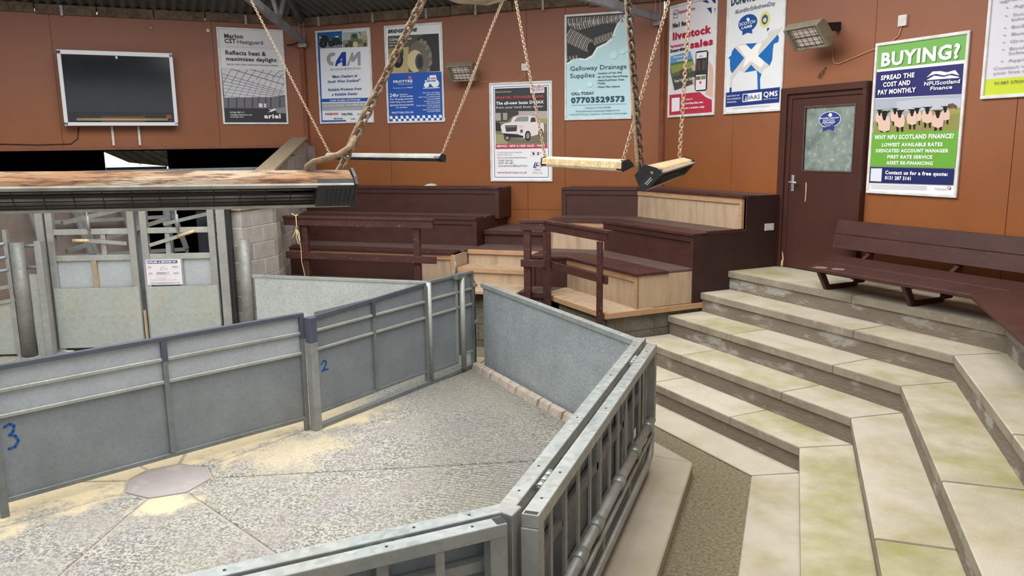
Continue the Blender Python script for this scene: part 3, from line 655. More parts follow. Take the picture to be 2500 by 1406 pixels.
weigh(.11, 1.20, 'left weigh gate leaf, two small upper sheets and a big stained lower sheet', -1)
tw = weigh(1.27, 2.20, 'right weigh gate leaf with the white supplier sign', 1)
MB().box(1.215, 1.25, -.04, .0, ZR, .62).build('timber_batten', M_wood, fr=fg, loc=(1.23, -.02, ZR), label='pale upright timber batten between the two weigh gate leaves', cat='batten')
MB().box(2.23, 2.34, -.05, .05, ZR, 2.12).build('steel_post', M_steel, fr=fg, loc=(2.28, 0, ZR), label='square galvanised post right of the weigh gates', cat='post', bev=.003)
MB().box(2.37, 2.40, -.05, .05, ZR, 2.12).build('steel_post', M_black, fr=fg, loc=(2.38, 0, ZR), label='dark steel angle post beside the block wall end', cat='post')

# posts and gate at far left
MB().tube([(0, 0, ZR), (0, 0, 1.56)], .085, 16).build('round_post', M_post, fr=Fr(23, -9.10, 7.23), loc=(0, 0, ZR), label='thick stained round steel post at the left edge', cat='post')
fp = Fr(23, -9.10, 7.23)
t = thing('fence_panel', 'narrow stained sheet panel with two tubes between the left posts', 'panel', fp, (.17, .05, ZR))
MB().box(.09, .24, .03, .036, ZR, 1.15).build('steel_sheet', M_gatew, t)
MB().box(.22, .30, -.03, .07, ZR, 1.57).build('square_post', M_steel, t, bev=.003)
for z in (1.24, 1.51): MB().tube([(.07, .04, z), (.23, .04, z)], .022, 8).build('round_rail', M_pen, t)
t = thing('pen_gate', 'galvanised pen gate at the left edge with pipe rails over a stained sheet', 'gate', fp, (-.5, .0, ZR))
MB().box(-1.3, -.10, .0, .006, ZR+.03, .82).build('steel_sheet', M_gatew, t)
for z, m in ((.84, M_tubep), (1.02, M_tubep)): MB().bar((-1.3, 0, z-.22), (-.08, 0, z), .04, .045).build('sheet_rail', m, t)
for z in (1.22, 1.38, 1.55): MB().tube([(-1.3, -.02, z-.18), (-.12, -.02, z)], .024, 8).build('pipe_rail', M_pen, t)
MB().box(-.14, -.09, -.03, .03, ZR, 1.72).build('stile', M_steel, t)
MB().tube([(-1.0, -.05, .78), (-.25, -.05, .90)], .016, 8).build('latch_bar', M_cable, t)
# far left white edge of a notice
MB().box(-1.76, -1.70, 14.29, 14.317, 2.72, 3.05).build('notice_board', M_white, fr=FL, loc=(-1.73, 14.3, 2.72), label='white edge of a notice cut off at the left side', cat='notice')

# ================================================================== SHED BEHIND
t = thing('wall_shed', 'low dusty rendered wall behind the weigh gates', None, FL, (-3, 15.0, 0), kind='structure')
MB().box(-9, .05, 15.0, 15.2, 0, 2.28).build('render', M_pink, t)
t = thing('wall_far', 'dark outer walls and roof of the cattle shed behind', None, FL, (0, 22, 0), kind='structure')
hz = [(-.46, 2.63), (-.46, 2.27), (.02, 2.36)]
b = MB(); b.box(-9, -.47, 22, 22.1, 0, 4.6).box(.95, 8, 22, 22.1, 0, 4.6).box(-.47, .95, 22, 22.1, 0, 2.18).box(-.47, .95, 22, 22.1, 2.66, 4.6)
b.build('shed_wall', M_shed, t)
MB().prof_c([(-.8, 2.83), (-.47, 2.635), (-.2, 2.50), (.06, 2.37), (1.2, 2.22), (1.2, 3.0), (-.8, 3.0)], 22.6, 22.65).build('outer_cladding', mat('tan_cladding', 'd6c8ac', .8, col2='b8a888', scale=5), t)
for i in range(4): MB().bar((-.55+.22*i, 22.55, 2.98-.02*i), (.35+.3*i, 22.55, 2.30), .04, .012).build('cladding_joint', M_shed, t)
MB().box(-9, 8, 14.45, 22.1, 4.5, 4.6).box(-9.1, -9, 12.5, 22.1, 0, 4.6).box(8, 8.1, 15, 22.1, 0, 4.6).build('shed_roof', M_shed, t)
MB().box(-9.1, -3.05, 14.3, 14.45, 2.72, 4.6).box(3.0, 8, 14.3, 14.45, 0, 4.6).build('shed_side', M_shed, t)
MB().box(-9, 8, 14.4, 22, .0, .02).build('shed_floor', M_shedfloor, t)
MB().box(-.46, .9, 21.7, 21.75, 2.19, 2.27).build('lit_sill', M_white, t)
MB().box(-.8, 2.9, 13.9, 13.95, 2.28, 2.37).build('pen_top_rail', M_pen, fr=FL, loc=(0, 13.9, 2.28), label='long galvanised rail seen just above the rusty heater', cat='rail')
# leaning hurdles
for i, (s_, ln) in enumerate(((-1.55, 'leftmost galvanised hurdle frame leaning on the dusty wall behind the weigh gate'), (-.85, 'second galvanised hurdle frame leaning on the dusty wall'), (-.1, 'third galvanised hurdle leaning by the dark opening'))):
    th_ = thing('hurdle', ln, 'hurdle', FL, (s_, 14.6, 0), group=None)
    a = 14.55; b_ = 14.93
    for ds in (0, .62): MB().bar((s_+ds+.28, a, 1.0), (s_+ds, b_, 2.1), .07, .05).build('side_bar', M_steel, th_)
    for k_ in (0, .5, 1): MB().bar((s_+.28*(1-k_), a+(b_-a)*k_, 1.0+1.1*k_), (s_+.28*(1-k_)+.62, a+(b_-a)*k_, 1.0+1.1*k_), .05, .06).build('cross_bar', M_steel, th_)
    MB().bar((s_+.28, a, 0.02), (s_+.28, a, 1.0), .05, .05).bar((s_+.9, a, 0.02), (s_+.9, a, 1.0), .05, .05).build('leg', M_steel, th_)
# weigh crate rails behind the gates
t = thing('weigh_crate', 'galvanised weigh crate with sloping rails behind the weigh gates', 'crate', fg, (1.0, 1.6, 0))
for (a, b_) in (((.18, .25, 1.75), (1.25, 1.9, 2.02)), ((.2, .25, 1.38), (1.0, 1.6, 1.66)), ((1.0, 1.5, 1.6), (2.2, 1.9, 1.86))):
    MB().bar(a, b_, .05, .05).build('sloping_rail', M_tubep, t)
for u, c_ in ((.75, 1.3), (1.0, 1.7), (2.05, .9)): MB().box(u-.05, u+.05, c_-.03, c_+.03, 0, 2.2).build('crate_post', M_pen, t)
MB().box(1.35, 2.3, 1.9, 1.95, 0, 1.75).build('dark_panel', mat('slate_panel', '2b313a', .7, col2='1f242c', scale=8), t)
for z in (1.85, 2.0, 2.15): MB().tube([(1.3, 1.8, z), (2.4, 1.9, z)], .015, 6).build('thin_rail', M_pen, t)
t = thing('pen_rails', 'white pen rails showing between the right weigh post and block wall', 'rail', fg, (2.1, 1.3, 0))
for z in (1.05, 1.45, 1.6): MB().tube([(1.75, 1.5, z), (2.40, 1.1, z+.03)], .022, 8).build('pipe_rail', M_pen, t)
MB().tube([(2.40, 1.1, 0), (2.40, 1.1, 1.75)], .02, 8).tube([(1.75, 1.5, 0), (1.75, 1.5, 1.7)], .02, 8).build('rail_post', M_pen, t)

# ================================================================== BLOCK WALL beside the seating
def blockrun(t, fr_, s0, s1, c0, c1, z0, rows, rowh, blk, mats, offs=0, top=None, mortar=M_mortar):
    for r in range(rows):
        za = z0+r*rowh; zb = za+rowh-.014; x = s0-(blk/2 if (r+offs) % 2 else 0)
        while x < s1-.02:
            a, b_ = max(x, s0), min(x+blk-.014, s1)
            if b_-a > .03:
                zt = [zb, zb]
                if top:
                    zt = [min(zb, top(a)), min(zb, top(b_))]
                if zt[0] > za+.02 or zt[1] > za+.02:
                    zt = [max(z, za+.004) for z in zt]
                    e = random.uniform(0, .003)
                    MB().prof_c([(a, za), (b_, za), (b_, zt[1]), (a, zt[0])], c0-e, c1+e).build('block', random.choice(mats), t, bev=.003)
            x += blk
# frame along the side wall: from front end backwards. local X along wall direction (away), c to the left
pA = (-6.72, 8.52); pB = (-6.73, 9.27); pC = (-8.05, 12.15)
fa = Fr(math.degrees(math.atan2(pB[1]-pA[1], pB[0]-pA[0])), *pA); la = math.dist(pA, pB)
t = thing('block_wall', 'grey concrete block side wall left of the wooden seating, with sloping coping', 'wall', fa, (0, 0, 0))
blockrun(t, fa, 0, la, 0, .2, .09, 8, .225, .45, [M_block, M_block2], 0)
MB().box(.004, la, .006, .194, .09, 1.88).build('mortar', M_mortar, t)
MB().box(-.04, la+.0, -.03, .23, 1.885, 1.935).build('coping', M_wood, t, bev=.006)
fb = Fr(math.degrees(math.atan2(pC[1]-pB[1], pC[0]-pB[0])), *pB); lb = math.dist(pB, pC)
t2 = thing('block_wall', 'grey concrete block rear part of the side wall rising under the orange bulkhead', 'wall', fb, (0, 0, 0))
top = lambda s_: 2.33+(s_)*(2.80-2.33)/(lb-.25)
blockrun(t2, fb, .01, lb, 0, .2, .09, 13, .225, .45, [M_block, M_block2], 1, top=lambda s_: min(top(s_), 2.84))
MB().prof_c([(.01, .09), (lb, .09), (lb, 2.75), (.01, 2.31)], .006, .194).build('mortar', M_mortar, t2)
b = MB(); b.ext([(-.03, -.03, 2.34), (-.03, .23, 2.34), (-.03, .23, 2.39), (-.03, -.03, 2.39)], [(lb-.25, -.03, 2.81), (lb-.25, .23, 2.81), (lb-.25, .23, 2.86), (lb-.25, -.03, 2.86)]); b.build('coping', M_wood, t2, bev=.006, label='sloping weathered timber coping')
MB().box(-8.10, -7.95, 12.06, 12.2, .0, 2.70).build('pier', M_block2, fr=FM, loc=(-8.02, 12.13, 0), label='rough grey pier at the back corner of the block wall', cat='pier')

# ================================================================== WOODEN SEATING
ZC = .80
def mitre(c, y): # intersection of R-line c and M-line y
    return (c/Q-y, y)
sE = -7.45
xL = -3.28
# base blocks
t = thing('block_plinth', 'low mossy concrete block base under the right hand wooden seating', 'plinth', FR, (-7.9, 4.8, 0))
blockrun(t, FR, -8.6, sE-.02, 4.75, 4.95, .10, 3, .222, .45, [M_blockd], 0)
MB().box(-8.6, sE-.026, 4.757, 4.95, .0, .745).build('mortar', M_mortard, t)
for r in range(3):
    za = .10+r*.222; c0 = 4.955+(.2 if r % 2 else 0)
    cs = [4.955]+([5.15] if r % 2 else [])+[5.4+ (.0 if r % 2 else .0), 5.85, 6.3]
    for a, b_ in zip(cs, cs[1:]): MB().box(sE-.22, sE-.02, a, b_-.01, za, za+.212).build('block', M_blockd, t, bev=.003)
MB().box(sE-.2, sE-.026, 4.95, 6.3, 0, .745).build('mortar', M_mortard, t)
# M side of base
p0 = mitre(4.75, 9.66)
t_ = thing('block_plinth', 'dark block base under the steps and left wooden seating, mostly behind the ring panel', 'plinth', F0, (-4.8, 9.7, 0))
for r in range(3):
    x = -6.6-(.225 if r % 2 else 0)
    while x < p0[0]:
        a, b_ = max(x, -6.6), min(x+.44, p0[0])
        if b_-a > .05: MB().box(a, b_, 9.66, 9.86, .1+r*.222, .312+r*.222).build('block', M_blockd, t_, bev=.003)
        x += .45
MB().box(-6.6, p0[0], 9.667, 9.85, 0, .745).build('mortar', M_mortard, t_)
# platform cap
def Lpoly(cf, cb, yf, yb, s_end, x_end):
    a = mitre(cf, yf); b = mitre(cb, yb)
    R = [a, Rp(s_end, cf), Rp(s_end, cb), b]; M = [(x_end, yf), a, b, (x_end, yb)]
    return R, M
t = thing('seating_platform', 'plywood edged platform deck that the wooden benches and steps stand on', 'platform', F0, (-2.8, 9.4, .745))
R, M = Lpoly(4.70, 7.25, 9.61, 12.17, sE, xL)
cr, cm = Lpoly(4.70, 5.35, 9.61, 10.3, sE+.02, -4.38)
MB().plan(cr, ZC-.045, ZC).build('deck_board', M_ply, t, bev=.004)
MB().plan([(-3.30, 9.61), cm[1], cm[2], (-3.30, 10.3)], ZC-.045, ZC).build('deck_board', M_darktop, t, bev=.004)
MB().plan([(-4.38, 9.50), (-3.31, 9.50), (-3.31, 10.3), (-4.38, 10.3)], ZC-.045, ZC).build('deck_board', M_ply, t, bev=.004)
MB().plan([(-6.9, 9.61), (-4.39, 9.61), (-4.39, 10.3), (-7.15, 10.3)], ZC-.045, ZC).build('deck_board', M_darktop, t, bev=.004)
a = mitre(4.69, 9.60)
MB().plan([a, Rp(sE+.03, 4.69), Rp(sE+.03, 4.72), mitre(4.72, 9.63)], ZC-.07, ZC-.005).build('nosing', M_plyedge, t, bev=.003)
MB().plan([Rp(sE, 4.72), Rp(sE+.03, 4.72), Rp(sE+.03, 6.43), Rp(sE, 6.43)], ZC-.07, ZC-.005).build('nosing', M_plyedge, t, bev=.003)
MB().box(-3.3, a[0], 9.60, 9.63, ZC-.07, ZC-.005).build('nosing', M_dark, t)
# bench tiers
def tierR(lbl, cf, cb, yf, yb, z0, z1, front_R, front_M, s_end, frontboards, endm=None, xl=xL, seat_end=None):
    t = thing('bench_tier', lbl, 'bench', F0, (*mitre(cf, yf), z0))
    (Rq, Mq) = Lpoly(cf, cb, yf, yb, s_end, xl); th = .03
    a, b_ = mitre(cf, yf), mitre(cf+.02, yf+.02)
    # front panels
    MB().plan([a, Rp(s_end, cf), Rp(s_end, cf+.02), b_], z0, z1-.03).build('front_panel', front_R, t, label='pale plywood front panel' if front_R is M_ply else None)
    MB().plan([(xl, yf), a, b_, (xl, yf+.02)], z0, z1-.03).build('front_panel', front_M, t, label='pale plywood front panel' if front_M is M_ply else None)
    # trims on front
    er = M_plyedge if front_R is M_ply else M_dark; em = M_plyedge if front_M is M_ply else M_dark
    a2 = mitre(cf-.018, yf-.018)
    MB().plan([a2, Rp(s_end, cf-.018), Rp(s_end, cf), a], z1-.10, z1-.03).build('nosing_trim', er, t, bev=.002)
    MB().plan([(xl, yf-.018), a2, a, (xl, yf)], z1-.10, z1-.03).build('nosing_trim', em, t, bev=.002)
    MB().plan([Rp(s_end-.05, cf-.018), Rp(s_end, cf-.018), Rp(s_end, cf), Rp(s_end-.05, cf)], z0, z1-.10).build('edge_trim', er, t, bev=.002)
    MB().box(xl, xl+.05, yf-.018, yf, z0, z1-.10).build('edge_trim', em, t, bev=.002)
    MB().box(xl-.02, xl, yf-.018, yb, z0, z1-.03).build('side_panel', em, t)
    # tops: planks at the front, a rear board
    w3 = .115; se = seat_end if seat_end is not None else s_end+.02
    for i in range(frontboards):
        c0 = cf-.035+i*w3; c1 = c0+w3-.006; y0 = yf-.035+i*w3; y1 = y0+w3-.006
        MB().plan([mitre(c0, y0), Rp(se, c0), Rp(se, c1), mitre(c1, y1)], z1-th, z1+.004).build('seat_board', M_rail, t, bev=.003)
        MB().plan([(xl-.02, y0), mitre(c0, y0), mitre(c1, y1), (xl-.02, y1)], z1-th, z1+.004).build('seat_board', M_rail, t, bev=.003)
    c0 = cf-.035+frontboards*w3; y0 = yf-.035+frontboards*w3
    MB().plan([mitre(c0, y0), Rp(s_end, c0), Rp(s_end, cb), mitre(cb, yb)], z1-th, z1).build('rear_board', M_darktop, t, bev=.003)
    MB().plan([(xl-.0, y0), mitre(c0, y0), mitre(cb, yb), (xl, yb)], z1-th, z1).build('rear_board', M_darktop, t, bev=.003)
    if endm: MB().plan([Rp(s_end-.02, cf), Rp(s_end, cf), Rp(s_end, cb), Rp(s_end-.02, cb)], z0, z1-.03).build('end_panel', endm, t, label='pale plywood end panel' if endm is M_ply else None)
    return t
tierR('lowest right hand bench tier with pale plywood front and planked brown seat', 5.14, 5.93, 10.05, 10.86, ZC, 1.21, M_ply, M_dark, sE, 4, M_ply)
tierR('middle right hand bench tier with dark brown front and pale side towards the steps', 5.93, 6.74, 10.86, 11.67, ZC, 1.62, M_dark, M_ply, sE, 3, M_dark)
tierR('top right hand bench tier against the wall with pale front panel', 6.70, 7.25, 11.62, 12.17, 1.55, 2.03, M_ply, M_dark, sE-.06, 2, None)
# big stepped side cheek
t = thing('side_cheek', 'tall dark maroon stepped side panel closing the right hand seating', 'panel', FR, (sE+.01, 6.6, ZC))
MB().prof_s([(5.91, ZC), (6.46, ZC), (6.46, 1.144), (7.28, 1.144), (7.28, 2.01), (7.20, 2.01), (7.20, 2.03), (6.69, 2.03), (6.69, 1.61), (5.91, 1.61)][::-1], sE, sE+.02).build('cheek_board', M_cheek, t)
MB().prof_s([(6.12, 1.60), (6.66, 1.60), (6.66, 1.64), (6.12, 1.64)][::-1], sE-.02, sE+.024).build('edge_strip', M_dark, t)
MB().prof_s([(7.20, 1.145), (7.283, 1.145), (7.283, 2.0), (7.20, 2.0)][::-1], sE+.02, sE+.045).build('end_batten', M_rail, t)
t = thing('socket_outlet', 'white double socket plate on the maroon side panel beside the door', 'socket', FR, (sE+.02, 7.05, 1.63))
MB().box(sE+.02, sE+.034, 6.98, 7.12, 1.60, 1.685).build('plate', M_white, t, bev=.002)
MB().box(sE+.034, sE+.037, 7.02, 7.035, 1.635, 1.65).box(sE+.034, sE+.037, 7.06, 7.075, 1.635, 1.65).build('switch_rocker', M_wframe, t)
# steps between the seating groups
t = thing('wooden_steps', 'plywood and brown painted steps between the two seating groups', 'steps', F0, (-3.83, 10.1, ZC))
def stp(y0, y1, z0, z1, fm, tm, nm, front=None):
    MB().box(-4.37, -3.31, y0, y0+.02, z0, z1-.03).build('riser_board', fm, t)
    MB().box(-4.37, -3.31, y0-.02, y1, z1-.03, z1).build('tread_board', tm, t, bev=.003)
    MB().box(-4.37, -3.31, y0-.035, y0-.0, z1-.06, z1+.001).build('nosing', nm, t, bev=.004)
stp(10.10, 10.5, ZC, 1.005, M_ply, M_ply, M_plyedge); stp(10.48, 11.2, .98, 1.21, M_ply, M_darktop, M_plyedge); stp(11.12, 12.17, 1.18, 1.42, M_dark, M_darktop, M_dark)
# left group
def wx(y): return -6.73-(y-9.27)*.4583+.01
def tierL(lbl, yf, yb, z0, z1, x1, pale=0, boards=3, shade=None):
    t = thing('bench_tier', lbl, 'bench', F0, ((wx(yf)+x1)/2, yf, z0))
    xa = wx(yf); xb = wx(yb)
    if pale:
        MB().box(xa, pale, yf, yf+.02, z0, z1-.03).build('front_panel', M_dark, t); MB().box(pale+.004, x1, yf, yf+.02, z0, z1-.03).build('front_panel', M_ply, t, label='pale plywood end of the front')
        MB().box(xa, x1, yf-.018, yf-.001, z1-.10, z1-.03).build('nosing_trim', M_plyedge, t, bev=.002)
        MB().box(x1-.05, x1, yf-.018, yf-.001, z0, z1-.10).build('edge_trim', M_plyedge, t, bev=.002)
        MB().box(x1, x1+.02, yf-.018, yb, z0, z1-.03).build('side_panel', M_ply, t, label='pale plywood side panel')
    else:
        MB().box(xa, x1, yf, yf+.02, z0, z1-.03).build('front_panel', M_dark, t)
        MB().box(xa, x1, yf-.018, yf-.001, z1-.10, z1-.03).build('nosing_trim', M_dark, t, bev=.002)
        MB().box(x1-.05, x1, yf-.018, yf-.001, z0, z1-.10).build('edge_trim', M_dark, t, bev=.002)
        MB().box(x1, x1+.02, yf-.018, yb, z0, z1-.03).build('side_panel', M_dark, t)
    w3 = .115
    for i in range(boards):
        y0 = yf-.035+i*w3; MB().box(wx(y0+w3), x1-.04 if pale else x1+.01, y0, y0+w3-.006, z1-.03, z1+.004).build('seat_board', M_rail, t, bev=.003)
    y0 = yf-.035+boards*w3
    MB().plan([(wx(y0), y0), (x1+.02, y0), (x1+.02, yb), (wx(yb), yb)], z1-.03, z1).build('rear_board', M_darktop, t, bev=.003)
    return t
tierL('lowest left hand bench tier, dark front ending in pale plywood', 10.06, 10.88, ZC, 1.21, -4.41, pale=-5.02)
tierL('middle left hand bench tier with dark brown front', 10.88, 11.66, ZC, 1.62, -4.41)
tierL('top left hand bench tier against the orange wall', 11.62, 12.17, 1.55, 2.03, -4.33, boards=2)
MB().box(-4.40, -4.38, 11.66, 12.19, ZC, 2.0).build('side_cheek', M_dark, fr=F0, loc=(-4.39, 11.9, ZC), label='dark side panel closing the left hand top bench tier', cat='panel')
# tissue on the back bench
b = MB(); ring = []
v = []; f = []
nx, ny = 9, 6
for i in range(nx+1):
    for j in range(ny+1):
        u = i/nx-.5; w_ = j/ny-.5; e = max(0, 1-(2*u)**2)*max(0, 1-(2*w_)**2)
        v.append((-5.62+u*.2+random.uniform(-.008, .008), 11.95+w_*.12+random.uniform(-.008, .008), 2.036+.05*e*random.uniform(.4, 1)+.002))
for i in range(nx):
    for j in range(ny):
        k_ = i*(ny+1)+j; f.append((k_, k_+ny+1, k_+ny+2, k_+1))
b.add(v, f); b.build('crumpled_tissue', M_white, fr=F0, loc=(-5.62, 11.95, 2.03), label='crumpled white tissue on top of the left hand back bench', cat='tissue')

# ================================================================== RAILINGS
t = thing('handrail', 'long dark brown timber handrail in front of the left hand benches', 'handrail', F0, (-5.6, 9.57, ZC))
MB().box(-6.79, -4.45, 9.50, 9.60, 1.700, 1.735).build('top_board', M_rail, t, bev=.003)
MB().box(-6.79, -4.47, 9.515, 9.55, 1.60, 1.70).build('upper_rail', M_rail, t, bev=.003)
MB().box(-6.78, -4.44, 9.515, 9.55, 1.13, 1.225).build('lower_rail', M_rail, t, bev=.003)
for x in (-6.52, -4.78): MB().box(x, x+.09, 9.55, 9.61, ZC, 1.70).build('post', M_rail, t, bev=.003)
tw_ = MB().tube([(-6.62, 9.48, 1.77), (-6.58, 9.49, 1.745), (-6.55, 9.48, 1.74), (-6.52, 9.49, 1.755)], .008, 6)
tw_.tube([(-6.55, 9.48, 1.74), (-6.54, 9.47, 1.6), (-6.56, 9.46, 1.52), (-6.60, 9.46, 1.45), (-6.63, 9.46, 1.42)], .006, 6)
tw_.tube([(-6.54, 9.47, 1.55), (-6.50, 9.46, 1.50), (-6.49, 9.46, 1.40), (-6.52, 9.46, 1.34), (-6.55, 9.46, 1.44), (-6.54, 9.46, 1.54)], .006, 6)
tw_.tube([(-6.53, 9.46, 1.52), (-6.49, 9.47, 1.30), (-6.50, 9.48, 1.1), (-6.47, 9.48, .95), (-6.45, 9.48, .82)], .005, 6)
tw_.build('twine', M_twine, fr=F0, loc=(-6.55, 9.48, 1.6), label='yellow baler twine knotted round the left handrail', cat='twine')
t = thing('handrail', 'short angled dark brown timber handrail in front of the right hand benches', 'handrail', F0, (-2.9, 9.5, ZC))
a0 = mitre(4.645, 9.50); a1 = mitre(4.735, 9.60)
MB().plan([(-3.27, 9.50), a0, a1, (-3.27, 9.60)], 1.705, 1.74).build('top_board', M_rail, t, bev=.003)
MB().plan([a0, Rp(-7.33, 4.645), Rp(-7.33, 4.735), a1], 1.705, 1.74).build('top_board', M_rail, t, bev=.003)
b0 = mitre(4.66, 9.515); b1 = mitre(4.69, 9.545)
for z0_, z1_, nm in ((1.61, 1.705, 'upper_rail'), (1.14, 1.235, 'lower_rail')):
    MB().plan([(-3.25, 9.515), b0, b1, (-3.25, 9.545)], z0_, z1_).build(nm, M_rail, t, bev=.003)
    MB().plan([b0, Rp(-7.36, 4.66), Rp(-7.36, 4.69), b1], z0_, z1_).build(nm, M_rail, t, bev=.003)
MB().box(-3.22, -3.13, 9.545, 9.605, ZC-.2, 1.705).build('post', M_rail, t, bev=.003)
MB().box(-2.96, -2.87, 9.545, 9.605, .35, 1.705).build('post', M_rail, t, bev=.003)
MB().plan([Rp(-8.70, 4.62), Rp(-8.62, 4.62), Rp(-8.62, 4.655), Rp(-8.70, 4.655)], .3, 1.61).build('post', M_rail, t, bev=.003)
MB().plan([Rp(-7.50, 4.62), Rp(-7.41, 4.62), Rp(-7.41, 4.655), Rp(-7.50, 4.655)], .25, 1.61).build('post', M_rail, t, bev=.003)

# ================================================================== BENCH ON THE LANDING
z0 = 1.1435
t = thing('slatted_bench', 'long low dark brown plank bench on the top landing, under the green poster', 'bench', FR, (-5.0, 6.8, z0))
zs = z0+.2
sl_ = -6.15
MBs = [(6.42, 6.685, zs), (6.69, 6.95, zs-.006)]
# R run ends at the mitre with the east run
def mR(c): # mitre with E run : E x = offset so that distances from walls are equal
    x = 2.44-(7.285-c); return corner_RE(c, x)
def sRof(p): return (p[0]-p[1])*Q
SP_ = [(6.28, 6.585, 1.388, 1.413, -6.02), (6.59, 6.90, 1.414, 1.446, -6.12)]
for c0, c1, za, zb, s_l in SP_:
    A, B = mR(c0), mR(c1); C1, C0 = Rp(s_l-.16, c1), Rp(s_l, c0)
    top_ = [(*C0, za), (*A, za), (*B, zb), (*C1, zb)]
    MB().ext([(x, y, z-.034) for x, y, z in top_], top_).unworld(FR).build('seat_plank', M_dark, t, bev=.004)
    top_ = [(A[0], 4.5, za), (B[0], 4.5, zb), (B[0], B[1]-.004, zb), (A[0], A[1]-.004, za)]
    MB().ext([(x, y, z-.034) for x, y, z in top_], top_).unworld(FR).build('seat_plank', M_dark, t, bev=.004)
for z_a, z_b in ((1.505, 1.655), (1.66, 1.81)):
    c_a = 7.0+(z_a-1.5)*.25; c_b = 7.0+(z_b-1.5)*.25
    s_a = -6.40; s_e = sRof(mR(7.02))
    MB().prof_s([(c_a, z_a), (c_a+.03, z_a), (c_b+.03, z_b), (c_b, z_b)], s_a, s_e).build('back_plank', M_dark, t, bev=.003)
    xA = 2.44-(7.285-c_a); xB = 2.44-(7.285-c_b); yt = mR(7.02)[1]
LEGS = (-5.99, -4.98, -4.07)
for s_ in LEGS:
    MB().prof_s([(6.47, z0), (6.54, z0), (6.42, 1.362), (6.34, 1.356)], s_, s_+.045).build('leg', M_dark, t, bev=.003)
    MB().prof_s([(6.54, z0), (6.90, z0), (6.93, z0+.045), (6.52, z0+.045)], s_, s_+.045).build('foot_rail', M_dark, t)
    MB().prof_s([(6.84, z0+.045), (6.96, z0+.045), (7.09, 1.5), (7.165, 1.79), (7.112, 1.79), (7.037, 1.5), (6.96, 1.45), (6.86, 1.40)], s_+.05, s_+.095).build('back_leg', M_dark, t)
    MB().prof_s([(6.42, 1.31), (6.86, 1.34), (6.88, 1.408), (6.42, 1.362)], s_+.001, s_+.044).build('seat_bearer', M_dark, t)
for p in ([(-5.99, 6.29), (-5.90, 6.29), (-5.84, 6.34), (-5.88, 6.39), (-5.97, 6.36)], [(-5.78, 6.33), (-5.66, 6.37), (-5.70, 6.44), (-5.80, 6.40)]):
    MB().ext([(x, y, 1.388+(y-6.28)*.082-.0006) for x, y in p], [(x, y, 1.388+(y-6.28)*.082+.0008) for x, y in p]).build('paint_chip', M_peel, t, label='patch of peeled paint')
te = t
for ya in (5.3, 6.35): MB().box(1.63, 2.0, ya, ya+.045, z0, z0+.04).box(1.63, 1.69, ya, ya+.045, z0+.04, 1.35).box(1.9, 1.98, ya, ya+.045, z0+.04, 1.37).unworld(FR).build('leg', M_dark, te, bev=.003)
for z_a, z_b in ((1.505, 1.655), (1.66, 1.81)):
    xA = 2.44-(7.285-7.0-(z_a-1.5)*.25); xB = 2.44-(7.285-7.0-(z_b-1.5)*.25); yt = mR(7.02)[1]-.01
    MB().ext([(xA, yt, z_a), (xA+.03, yt, z_a), (xB+.03, yt, z_b), (xB, yt, z_b)], [(xA, 4.5, z_a), (xA+.03, 4.5, z_a), (xB+.03, 4.5, z_b), (xB, 4.5, z_b)]).unworld(FR).build('back_plank', M_dark, te, bev=.003)

# ================================================================== WALL FIXTURES
def snap_poster(fr, s0, s1, z0, z1, cw, name, label, bg='d9d9dc'):
    t = thing(name, label, 'poster', fr, ((s0+s1)/2, cw, z0))
    fw = .032
    MB().box(s0+fw*.5, s1-fw*.5, cw-.012, cw-.001, z0+fw*.5, z1-fw*.5).build('backing_sheet', flat(bg), t)
    b = MB()
    for (a, b_, c_, d_) in ((s0, s1, z0, z0+fw), (s0, s1, z1-fw, z1), (s0, s0+fw, z0+fw, z1-fw), (s1-fw, s1, z0+fw, z1-fw)):
        b.box(a, b_, cw-.028, cw-.001, c_, d_)
    b.build('snap_frame', M_alu, t, bev=.005)
    return Poster(t, s0, s1, z0, z1, cw-.0125)
TXT = {}
def glyphs(txt, bold, ital):
    key = (txt, bold, ital)
    if key in TXT: return TXT[key]
    cu = bpy.data.curves.new('t', 'FONT'); cu.body = txt; cu.size = 1; cu.resolution_u = 2
    cu.offset = {0: 0, 1: .022, 2: .04}[bold]; cu.space_character = 1.0+.06*bold
    if ital: cu.shear = .3
    ob = bpy.data.objects.new('t', cu); me = bpy.data.meshes.new_from_object(ob)
    v = [(p.co.x, p.co.y) for p in me.vertices]; f = [tuple(p.vertices) for p in me.polygons]
    bpy.data.objects.remove(ob); bpy.data.curves.remove(cu); bpy.data.meshes.remove(me)
    if not v: v = [(0, 0)]; f = []
    TXT[key] = (v, f); return TXT[key]
